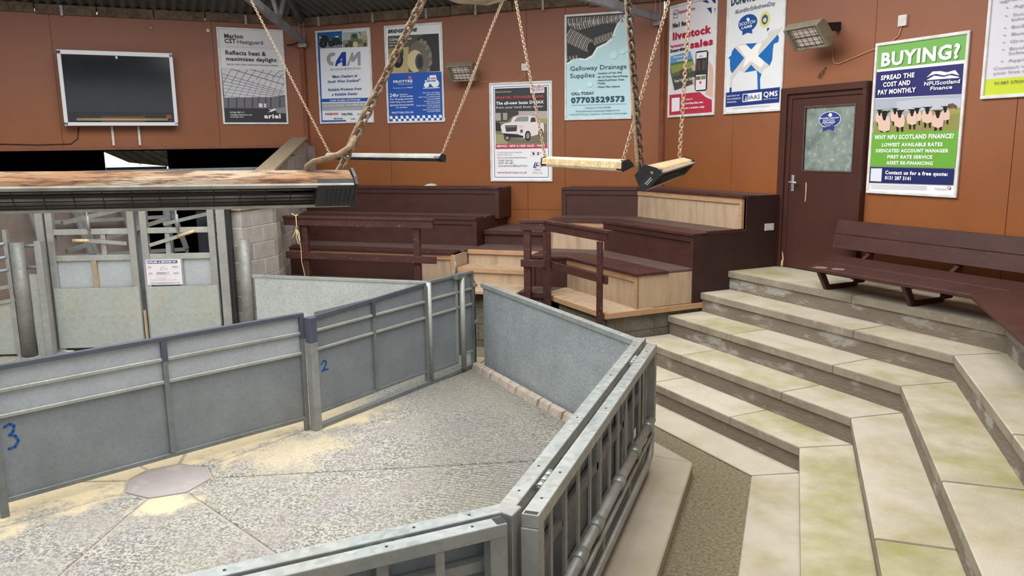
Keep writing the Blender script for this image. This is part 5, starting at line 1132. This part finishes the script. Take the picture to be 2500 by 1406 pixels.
# --- 8 green and navy finance poster
p = mapped(FR, -6.212, -5.148, 2.106, 3.68, 7.285, 'green and navy framed poster with a row of sheep, right of the door', ((650, 290), (1275, 197), (1187, 1312), (587, 1280)), 'e6e6ea')
p.pg([(668, 306), (1250, 225), (1240, 388), (660, 458)], '74ad58').tx('BUYING?', 693, 434, 1210, 376, 86, 'f2f4f4', 2)
p.pg([(656, 474), (1232, 412), (1218, 612), (645, 645)], '2f3068')
for s_, a in (('SPREAD THE', (692, 524, 925, 504)), ('COST AND', (708, 568, 898, 554)), ('PAY MONTHLY', (671, 618, 935, 602))): p.tx(s_, *a, 30, 'eef0f4', 2)
p.pg([(1000, 505), (1040, 465), (1090, 462), (1130, 470), (1180, 455), (1205, 490), (1160, 478), (1110, 490), (1060, 480), (1030, 490)], 'eef0f4').pg([(1000, 522), (1050, 492), (1110, 500), (1150, 488), (1205, 500), (1200, 506), (1110, 512)], 'eef0f4')
p.tx('NFUScotland', 990, 556, 1212, 542, 26, 'eef0f4', 1).tx('Finance', 1030, 586, 1166, 578, 24, 'eef0f4', 1)
p.pg([(645, 650), (1218, 614), (1205, 852), (635, 872)], '9a965a').pg([(645, 650), (1218, 614), (1212, 700), (642, 760)], 'a4abb8').pg([(642, 720), (900, 690), (900, 760), (640, 790)], '9aa0a0').pg([(800, 665), (1000, 640), (1216, 640), (1212, 700), (800, 730)], 'b6bcc6').pg([(636, 800), (1206, 740), (1205, 852), (635, 872)], '8c8a50')
def sheep(x, y, k_):
    p.pg([(x-44*k_, y+80*k_), (x-50*k_, y+30*k_), (x-36*k_, y-10*k_), (x, y-25*k_), (x+38*k_, y-8*k_), (x+46*k_, y+40*k_), (x+40*k_, y+85*k_), (x, y+98*k_)], 'd6b8aa')
    p.pg([(x-30*k_, y+88*k_), (x-8*k_, y+94*k_), (x-12*k_, y+135*k_), (x-26*k_, y+135*k_)], '26211f').pg([(x+10*k_, y+94*k_), (x+30*k_, y+86*k_), (x+28*k_, y+135*k_), (x+14*k_, y+135*k_)], '26211f')
    p.pg([(x-16*k_, y-50*k_), (x+16*k_, y-52*k_), (x+18*k_, y-20*k_), (x+8*k_, y+15*k_), (x-8*k_, y+15*k_), (x-19*k_, y-20*k_)], '211c1b').pg([(x-46*k_, y-54*k_), (x-14*k_, y-46*k_), (x-16*k_, y-32*k_)], '211c1b').pg([(x+46*k_, y-58*k_), (x+14*k_, y-46*k_), (x+17*k_, y-32*k_)], '211c1b')
p.pg([(1135, 680), (1165, 672), (1192, 690), (1190, 715), (1175, 705), (1140, 710)], '6e5044')
for x, y, k_ in ((680, 750, .6), (790, 740, .62), (942, 735, .62), (1120, 725, .65), (1008, 735, .75), (1075, 760, .8), (908, 750, .72), (825, 760, .8), (718, 775, .95)): sheep(x, y, k_)
p.pg([(632, 872), (1205, 852), (1178, 1108), (612, 1098)], '6aa53e')
for s_, a, c in (('WHY NFU SCOTLAND FINANCE?', (648, 915, 1175, 906), 28), ('LOWEST AVAILABLE RATES', (703, 962, 1106, 960), 23), ('DEDICATED ACCOUNT MANAGER', (660, 1002, 1142, 1002), 22), ('FIRST RATE SERVICE', (742, 1044, 1042, 1044), 22), ('ASSET RE-FINANCING', (735, 1084, 1045, 1086), 22)): p.tx(s_, *a, c, 'eef2ea', 2)
p.pg([(610, 1102), (1177, 1112), (1168, 1222), (602, 1208)], '232a60').tx('Contact us for a free quote:', 727, 1152, 1138, 1158, 24, 'eef0f4', 2).tx('0131 287 3141', 725, 1186, 902, 1192, 24, 'eef0f4', 2)
p.pg([(624, 1112), (704, 1112), (698, 1202), (618, 1198)], 'd6dae4')
for i in range(3): p.line(p.uv(620, 1222+i*12), p.uv(1005, 1232+i*11), .0012, 'b2b2b8')
p.tx('Registration', 1058, 1252, 1130, 1254, 10, '8a6a7a', 0); u, v = p.uv(1144, 1242); p.ell(u, v, .017, .01, 'a04a70').ell(u, v, .010, .006, 'e6e6ea')
p.done()
# --- 9 accountants poster cut off at the right
p = snap_poster(FR, -4.995, -3.94, 3.035, 4.60, 7.285, 'framed_poster', 'pale lilac framed poster with bullet list and yellow green foot, at right edge', 'd2d0da')
p.rect(.03, .885, .97, .98, 'c3d13c')
for s_, v_, w_ in (('Specialist advice for', .42, .75), ('agricultural people', .46, .62), ('\u2022  Agricultural Accounts', .50, .72), ('\u2022  Succession and', .545, .5), ('Inheritance Tax', .572, .0), ('\u2022  Budget and Cashflow', .612, .66), ('\u2022  Business Advice', .652, .56), ('\u2022  Growth and Diversification', .692, .84), ('\u2022  Bookkeeping and', .732, .55), ('Software Support', .758, .0), ('\u2022  Appraisals and Audits', .798, .68), ('Contact us to arrange', .835, .6), ('your free review', .862, .42)):
    x = .16 if v_ > .47 and v_ < .82 else .1
    if w_ == 0: x, w_ = .22, .44
    p.text(s_, x, x+w_, v_, .017, '8a8a94', 0)
p.text('01387 270340 \u2022 mail@accounts.co.uk', .12, .9, .92, .017, '4c5030', 0).text('51 Newall Terrace, Dumfries', .42, .94, .955, .015, '4c5030', 0)
p.done()
# --- door sticker
t = thing('door_sticker', 'oval navy quality mark sticker on the door window', 'sticker', FR, (-6.77, 7.26, 2.85))
p = Map(t, -6.93, -6.61, 2.78, 3.0, 7.2612)
p.quad((292, 728), (435, 728), (435, 848), (292, 848))
u, v = p.uv(363, 776); p.ell(u, v, .5, .41, 'd6dcea').ell(u, v, .475, .38, '2f3f80').pg([(322, 822), (397, 818), (395, 846), (360, 836), (322, 848)], '2f3f80').pg([(362, 735), (376, 742), (378, 755), (363, 760), (350, 752)], 'dfe4f2')
p.tx('Specially Selected', 302, 774, 425, 768, 10, 'e6eaf6', 1, True).tx('SCOTCH', 325, 786, 398, 784, 10, 'e6eaf6', 1).tx('ASSURED', 318, 800, 404, 798, 11, 'e6eaf6', 1).tx('AUCTION', 332, 809, 392, 808, 6, 'e6eaf6', 0).tx('MART', 344, 818, 376, 817, 6, 'e6eaf6', 0); p.done()
# --- supplier sign on the right weigh gate
t = thing('gate_sign', 'white supplier sign with navy heading on the right weigh gate', 'sign', fg, (1.52, -.04, .95))
MB().box(1.305, 1.745, -.045, -.031, .955, 1.285).build('sign_plate', flat('cfcad0'), t)
p = Map(t, 1.305, 1.745, .955, 1.285, -.0455); p.quad((205, 565), (545, 560), (550, 790), (215, 797))
p.pg([(216, 574), (512, 570), (514, 596), (218, 600)], '2b2f66').tx('SUPPLIED & SERVICED BY:', 222, 592, 506, 590, 14, 'eceef6', 2)
p.tx('Sales', 225, 636, 262, 634, 12, '6a6a72', 1, True).tx('Repairs', 462, 632, 522, 630, 12, '6a6a72', 1, True).tx('Hire', 232, 694, 270, 692, 12, '6a6a72', 1, True).tx('Supplies', 470, 690, 524, 688, 12, '6a6a72', 1, True)
p.line(p.uv(372, 622), p.uv(374, 668), .004, '77777e').line(p.uv(345, 634), p.uv(402, 632), .004, '77777e').pg([(338, 650), (362, 650), (350, 658)], '77777e').pg([(390, 648), (412, 648), (402, 657)], '77777e')
p.tx('Davidson T', 308, 690, 430, 686, 14, '55555e', 1, True).tx('Agricultural Scales Ltd', 300, 702, 444, 698, 7, '77777e', 0).tx('Tel: 01556 504 030', 318, 732, 398, 730, 8, '9a8a90', 0).tx('MOBILE 07801 234 567', 248, 752, 500, 748, 8, '9a8a90', 0).tx('www.weighingmachines.co.uk', 244, 782, 528, 776, 11, '6a5f80', 1); p.done()

# --- wall screen in a white framed cabinet
t = thing('wall_screen', 'black screen in a white framed glazed cabinet on the orange bulkhead', 'screen', FL, (0, 14.15, 3.05))
s0, s1, z0, z1 = -.79, .80, 3.06, 4.165; cf = 14.10
MB().box(s0, s1, cf+.03, 14.316, z0, z1).build('cabinet', M_wallseam, t)
b = MB(); fw = .055
for a in ((s0-.01, s1+.01, z0-.01, z0+fw*.8), (s0-.01, s1+.01, z1-fw, z1+.01), (s0-.01, s0+fw*.8, z0, z1), (s1-fw*.8, s1+.01, z0, z1)): b.box(a[0], a[1], cf, cf+.032, a[2], a[3])
b.build('white_frame', M_wframe, t, bev=.004)
MB().box(s0+.03, s1-.03, cf+.018, cf+.028, z0+.19, z1-.03).build('screen_panel', M_screen, t)
MB().box(s0+.03, s1-.03, cf+.026, cf+.029, z0+.02, z0+.20).build('lower_recess', M_black, t)
MB().tube([(s0+.16, cf+.012, z0+.085), (s1-.14, cf+.012, z0+.085)], .022, 10).build('strip_lamp', mat('ivory_tube', 'a89a78', .5), t)
MB().box(s0+.50, s1-.47, cf+.0, cf+.02, z0+.045, z0+.135).build('card_packet', mat('brown_card', '6b4c3e', .8), t)
MB().box(s1-.16, s1-.08, cf+.012, cf+.022, z0+.10, z0+.16).build('junction_box', M_wallseam, t)
MB().box(s0+.78, s0+.81, cf+.010, cf+.018, z1-.10, z1-.06).build('catch', M_white, t)
for i, s_ in enumerate((-.155, .225)):
    MB().box(s_-.018, s_+.018, 14.285, 14.316, 2.745, 3.05).build('conduit', M_white, fr=FL, loc=(s_, 14.3, 2.745), label=('left' if i == 0 else 'right')+' white conduit dropping below the wall screen', cat='conduit', bev=.003)
for i, s_ in enumerate((.531, 1.385)):
    b = MB(); b.tube([(s_, 14.317, 4.577), (s_, 14.28, 4.577)], .018, 10).tube([(s_, 14.28, 4.577), (s_, 14.265, 4.57)], .03, 10)
    b.build('wall_hook', M_steel if i == 0 else M_white, fr=FL, loc=(s_, 14.3, 4.577), label=('dull round hook on the wall above the screen' if i == 0 else 'white round hook on the wall beside the grey poster'), cat='hook')
MB().tube([(-2.1, 14.31, 2.80), (-1.2, 14.305, 2.77), (-.75, 14.305, 2.78), (-.65, 14.305, 2.86), (-.62, 14.31, 3.04)], .008, 6).build('cable', M_black, fr=FL, loc=(-.9, 14.3, 2.8), label='dark cable running along the bottom of the bulkhead to the screen', cat='cable')

# --- wall heaters
def wall_heater(fr, s0, c0, z0, wd, label, arm, yaw=0):
    t = thing('wall_heater', label, 'heater', fr, (s0, c0, z0)); a = math.radians(42)
    ca, sa = math.cos(a), math.sin(a)
    def R_(y, z): return (c0+y*ca+z*sa, z0-y*sa*-1*-1+z*ca) # unused helper kept simple
    def prof(pts): # pts (depth along face normal, up along face); face normal points out and down
        o = []
        for n_, u_ in pts:
            o.append((c0-n_*ca+u_*sa*-1, z0-n_*sa+u_*ca*1))
        return o
    h = .15
    MB().prof_s(prof([(0, -h), (.10, -h), (.10, -h+.02), (.085, -h+.03), (.085, h-.03), (.10, h-.02), (.10, h), (0, h), (-.03, h-.05), (-.03, -h+.05)])[::-1], s0-wd/2, s0+wd/2).build('housing', M_hbody, t, bev=.004)
    b = MB()
    for e in (-1, 1): b.prof_s(prof([(.085, -h+.01), (.105, -h+.01), (.105, h-.01), (.085, h-.01)])[::-1], s0+e*(wd/2)-.04*(e > 0), s0+e*(wd/2)+.04*(e < 0))
    b.build('end_cheek', M_hbody, t)
    for lo, hi in ((-.105, -.01), (.015, .11)):
        MB().prof_s(prof([(.086, lo), (.09, lo), (.09, hi), (.086, hi)])[::-1], s0-wd/2+.08, s0+wd/2-.07).build('quartz_element', M_elem, t)
    b = MB()
    for k_ in range(5):
        u_ = -.10+.05*k_; q0 = prof([(.098, u_)])[0]; b.tube([(s0-wd/2+.05, *q0), (s0+wd/2-.05, *q0)], .0025, 5)
    for k_ in range(5):
        s_ = s0-wd/2+.10+k_*(wd-.19)/4; q0, q1 = prof([(.098, -.12), (.098, .12)]); b.tube([(s_, *q0), (s_, *q1)], .0025, 5)
    b.build('wire_guard', M_blackv, t)
    q0 = prof([(-.02, .03)])[0]
    MB().bar((s0+wd*.2, q0[0], q0[1]), (s0+wd*.2, fr_wall[fr], q0[1]+.03), .07, .09).build('mounting_bracket', M_black, t)
fr_wall = {FR: 7.283, FM: 12.198}
wall_heater(FR, -6.84, 6.98, 3.86, .50, 'grey wall heater above the door, wire guard facing down', 0)
wall_heater(FM, -5.01, 11.95, 3.85, .44, 'small grey wall heater between the tyre poster and the pick-up poster', 0)
def socket(fr, s_, c_, z_, label, pts):
    MB().box(s_-.05, s_+.05, c_-.03, c_-.001, z_-.055, z_+.055).build('socket_box', M_white, fr=fr, loc=(s_, c_, z_), label=label, cat='socket', bev=.003)
    b = MB().tube([(a, c_-.008, b_) for a, b_ in pts], .0075, 6)
    return b.build('cable', mat('cream_cable', 'b58a68', .6), fr=fr, loc=(s_, c_, z_-.1), label='thin wall cable from the '+('large' if fr is FR else 'small')+' wall heater to its white box', cat='cable')
socket(FR, -5.90, 7.285, 3.87, 'white switch box upper right of the large wall heater', [(-6.80, 3.68), (-6.78, 3.56), (-6.76, 3.53), (-6.70, 3.52), (-6.3, 3.61), (-6.02, 3.68), (-5.94, 3.73), (-5.915, 3.82)])
socket(FM, -4.06, 12.2, 3.87, 'small white switch box above the pick-up poster', [(-4.87, 3.80), (-4.84, 3.70), (-4.80, 3.672), (-4.3, 3.662), (-4.12, 3.68), (-4.07, 3.74), (-4.06, 3.82)])
MB().tube([(-6.885, 7.28, 3.50), (-6.90, 7.262, 3.47), (-6.95, 7.262, 3.44), (-6.98, 7.262, 3.39), (-6.95, 7.262, 3.40), (-6.90, 7.262, 3.455)], .006, 6).build('rusty_hook', M_chaind, fr=FR, loc=(-6.9, 7.28, 3.45), label='rusty wire hook on the wall over the door', cat='hook')

# ================================================================== HANGING HEATERS
def link_mesh(ln, wd, r, name):
    pts = []; n = 10
    for i in range(n):
        a = 2*math.pi*i/n; x = math.cos(a)*wd/2; z = math.sin(a)*wd/2+(1 if math.sin(a) > 0 else -1)*(ln-wd)/2; pts.append((x, 0, z))
    v = []; f = []; m = 5
    for i in range(n):
        p0, p1, p2 = Vector(pts[i-1]), Vector(pts[i]), Vector(pts[(i+1) % n]); d = (p2-p0).normalized(); a_ = d.cross(Vector((0, 1, 0)))
        for k_ in range(m):
            an = 2*math.pi*k_/m; q_ = p1+a_*r*math.cos(an)+Vector((0, 1, 0))*r*math.sin(an); v.append(tuple(q_))
    for i in range(n):
        for k_ in range(m): f.append((i*m+k_, ((i+1) % n)*m+k_, ((i+1) % n)*m+(k_+1) % m, i*m+(k_+1) % m))
    return v, f
def chain(t, fr, A, B, scale, material, singles=0, cable=True):
    """A, B in world coordinates; A at the heater"""
    inv = lambda p: ((p[0]-fr.ox)*fr.c+(p[1]-fr.oy)*fr.s, -(p[0]-fr.ox)*fr.s+(p[1]-fr.oy)*fr.c, p[2])
    A, B = Vector(inv(A)), Vector(inv(B)); d = B-A; L_ = d.length; d.normalize()
    x = d.cross(Vector((0, 1, 0))).normalized(); y = d.cross(x)
    v, f = link_mesh(.038*scale, .025*scale, .0047*scale, 'link'); pitch = .0275*scale; n = int(L_/pitch)
    def place(i):
        c = A+d*(pitch*(i+.5)); a = (i % 2)*math.pi/2+.5; ax = x*math.cos(a)+y*math.sin(a); ay = -x*math.sin(a)+y*math.cos(a)
        return [c+ax*p[0]+ay*p[1]+d*p[2] for p in v]
    b = MB()
    for i in range(singles, n): b.add(place(i), f, 0, True)
    ch = b.build('chain', material, t)
    if singles:
        loc0 = Vector(INFO[t][1])
        me = bpy.data.meshes.new('chain_link'); me.from_pydata(v, [], f); me.materials.append(material)
        me.polygons.foreach_set('use_smooth', [True]*len(f))
        from mathutils import Matrix
        for i in range(singles):
            c = A+d*(pitch*(i+.5))-loc0; a = (i % 2)*math.pi/2+.5; ax = x*math.cos(a)+y*math.sin(a); ay = -x*math.sin(a)+y*math.cos(a)
            o = bpy.data.objects.new('chain_link', me); COL.objects.link(o); o.parent = ch
            m = Matrix.Identity(4)
            for r in range(3): m[r][0], m[r][1], m[r][2], m[r][3] = ax[r], ay[r], d[r], c[r]
            o.matrix_local = m
    if cable:
        pts = []; rr = .012*scale; nseg = 60
        for i in range(nseg+1):
            s_ = L_*i/nseg; w_ = 5.5*i; back = Vector((0, 1, 0)); back = (back-d*back.dot(d)).normalized(); side = d.cross(back); pts.append(A+d*s_+back*rr*1.15+side*rr*.8*math.sin(i*.35))
        MB().tube(pts, [.0078*scale*random.uniform(.85, 1.2) for _ in pts], 7).build('cable', M_cable, t)
    return ch
def heater(A, B, L_, phi, sc, label, chains, dustm, grille=True, anchor='B'):
    A = Vector(A); B = Vector(B); dr = (B-A); dh = Vector((dr.x, dr.y, 0)); th = math.degrees(math.atan2(dh.y, dh.x)); k_ = dr.z/dh.length; dh.normalize()
    if anchor == 'B': A = B-Vector((dh.x, dh.y, k_))*L_
    fr = Fr(th, A.x, A.y); z0 = A.z
    t = thing('hanging_heater', label, 'heater', fr, (0, 0, z0))
    cp, sp = math.cos(math.radians(phi)), math.sin(math.radians(phi))
    S = lambda c, z: ((c*cp+z*sp)*sc, (-c*sp+z*cp)*sc)
    def sk(mb): mb.v = [(a, b_, c+z0+k_*a) for a, b_, c in mb.v]; return mb
    out = [(-.065, -.045), (-.066, -.018), (-.036, .045), (.036, .045), (.066, -.018), (.065, -.045)]
    inn = [(.058, -.040), (.058, -.018), (.032, .036), (-.032, .036), (-.058, -.018), (-.058, -.040)]
    e = .15*sc
    # reflector shell: outer dusty sides and inner sheet
    for i, nm in ((0, 'side_sheet'), (1, 'upper_sheet'), (2, 'top_sheet'), (3, 'upper_sheet'), (4, 'side_sheet')):  # outer skin
        p0, p1 = out[i], out[i+1]; n0, n1 = inn[5-i], inn[4-i]
        sk(MB().prof_s([S(*p0), S(*p1), S(*n1), S(*n0)], .012, L_-.012)).build(nm, dustm, t)
    lin_ = [(a*.985, b_) for a, b_ in inn]
    for i in range(5):
        p0, p1 = lin_[i], lin_[i+1]; g0 = (p0[0]*.95, p0[1]-.001); g1 = (p1[0]*.95, p1[1]-.001)
        sk(MB().prof_s([S(*p0), S(*p1), S(*g1), S(*g0)], .02, L_-.02)).build('reflector_liner', M_reflect, t)
    for sg in (-1, 1): sk(MB().prof_s([S(sg*.069, -.051), S(sg*.069, -.043), S(sg*.053, -.043), S(sg*.053, -.051)][::sg], .012, L_-.012)).build('reflector_lip', M_lip, t)
    sk(MB().prof_s([S(-.031, .030), S(.031, .030), S(.031, .034), S(-.031, .034)], .03, L_-.03)).build('reflector', M_reflect, t)
    # end boxes, black with louvre slots
    hexo = [(-.074, -.052), (-.072, -.014), (-.040, .052), (.040, .052), (.072, -.014), (.074, -.052)]
    for a0, a1, nm in ((0, e, 0), (L_-e, L_, 1)):
        o = sk(MB().prof_s([S(-.066, -.052), S(-.066, -.02), S(-.04, .02), S(.04, .02), S(.066, -.02), S(.066, -.052)], a0+.004, a1)).build('end_box', M_black, t, bev=.003*sc)
        cap = (a0-.004, a0+.008) if nm == 0 else (a1-.008, a1+.004)
        sk(MB().prof_s([S(*q_) for q_ in hexo], *cap)).build('end_plate', M_black, t)
        b = MB()
        for i in range(6):
            x = a0+e*(.3+.11*i); q0, q1 = S(-.04, -.0525), S(.045, -.0525); b.bar((x, *q0), (x+.0, *q1), .004*sc, .003)
        sk(b).build('louvre_slot', M_blackv, t)
    if grille:
        b = MB()
        for cc in (-.046, -.02, .008, .03, .047):
            q0 = S(cc, -.049); b.tube([(e, *q0), (L_-e, *q0)], .0028*sc, 5)
        n = int((L_-2*e)/(.085*sc))
        for i in range(n+1):
            x = e+(L_-2*e)*i/n; b.tube([(x, *S(-.066, -.049)), (x, *S(.066, -.049))], .002*sc, 5)
        sk(b).build('wire_guard', M_blackv, t)
        for cc in (-.022, .022):
            sk(MB().tube([(e, *S(cc, -.015)), (L_-e, *S(cc, -.015))], .0075*sc, 8)).build('heating_tube', M_blackv, t)
    top = S(0, .05)
    for (x, P, mt, sing, cab, cs) in chains:
        xx = L_-.05*sc if x else .05*sc
        a_ = fr.w((xx, top[0], z0+k_*xx+top[1]))
        sk(MB().bar((xx-.025*sc, top[0], top[1]-.004), (xx+.025*sc, top[0], top[1]-.004), .03*sc, .012)).build('hanging_lug', M_chaind, t)
        chain(t, fr, a_, P, cs, mt, sing, cab)
    return t, fr, z0, k_, S
H1L, H1R = (-2.590, 2.022, 2.538), (-1.675, 2.827, 2.516)
t, fr, z0, k_, S = heater(H1L, H1R, 1.8, 40, 1.05, 'large rusty dusty hanging heater in the left foreground, black guard facing out',
   [(1, (-.75, 4.22, 5.5), M_chain, 36, True, 1.22), (0, (-3.6, .9, 5.5), M_chain, 0, True, 1.0)], M_dust)
bb = MB().tube([tuple(Vector(q_)) for q_ in ((1.62, .01, .05), (1.625, .005, .075), (1.65, .0, .092), (1.70, .0, .105), (1.75, .01, .12), (1.80, .03, .15), (1.83, .05, .19))], [.011, .012, .013, .013, .013, .012, .011], 8)
bb.v = [(a, b_, c+z0+k_*a) for a, b_, c in bb.v]; bb.build('supply_cable', M_cable, t, label='thick dusty supply cable looping into the top')
heater((-5.121, 8.085, 2.578), (-3.303, 7.324, 2.56), 1.96, 28, .62, 'farthest hanging heater, slim, level, in front of the tyre poster wall',
   [(0, (-6.45, 7.8, 5.5), M_chainp, 0, False, .9), (1, (-2.36, 8.22, 5.5), M_chainp, 0, True, .8)], M_steel)
heater((-2.081, 6.782, 2.532), (-1.119, 5.612, 2.522), 1.51, -22, .66, 'third hanging heater with straw dust on top, right of the pick-up poster',
   [(0, (-2.75, 7.12, 5.5), M_chainp, 0, False, .9), (1, (-.48, 6.43, 5.5), M_chainp, 0, False, .9)], M_dust2, grille=False)
t, fr, z0, k_, S = heater((-.739, 4.233, 2.497), (-.779, 6.107, 2.508), 1.87, 48, .95, 'nearest right hand hanging heater seen end on, black hexagonal end plate with stickers',
   [(0, (-1.12, 4.69, 5.5), M_chaind, 0, True, 1.15), (1, (-.777, 6.68, 5.5), M_chainp, 0, False, 1.0)], M_dust3, anchor='A')
def sk4(mb): mb.v = [(a, b_, c+z0+k_*a) for a, b_, c in mb.v]; return mb
for (cc, zz_, w_, h_, m_) in ((-.035, -.01, .012, .016, flat('9a8f4a')), (.012, -.025, .05, .006, flat('a8a8aa')), (.012, -.036, .045, .005, flat('a8a8aa'))):
    q_ = [S(cc-w_/2, zz_-h_/2), S(cc+w_/2, zz_-h_/2), S(cc+w_/2, zz_+h_/2), S(cc-w_/2, zz_+h_/2)]
    sk4(MB().prof_s(q_, -.0052, -.0041)).build('label_sticker', m_, t)

# ================================================================== GROUPS
GR = {'framed_poster': 'framed posters on the walls', 'hanging_heater': 'heaters hanging on chains over the ring', 'wall_heater': 'grey heaters on the walls', 'barred_gate': 'barred gate leaves outside the ring',
      'sheeted_gate': 'sheeted gates across the ring', 'weigh_gate': 'weigh gate leaves', 'concrete_step': 'concrete steps round the ring', 'bench_tier': 'wooden bench tiers', 'handrail': 'brown timber handrails',
      'hurdle': 'hurdles leaning on the dusty wall', 'ring_wall': 'ring wall sections', 'wall_hook': 'round hooks on the bulkhead', 'conduit': 'white conduits below the screen', 'socket_box': 'white boxes on the walls',
      'roof_truss': 'roof truss ends', 'block_wall': 'block side wall', 'block_plinth': 'block bases of the seating'}
for o in COL.objects:
    if o.parent is None and o.get('category'):
        g = GR.get(o.name.split('.')[0])
        if g: o['group'] = g
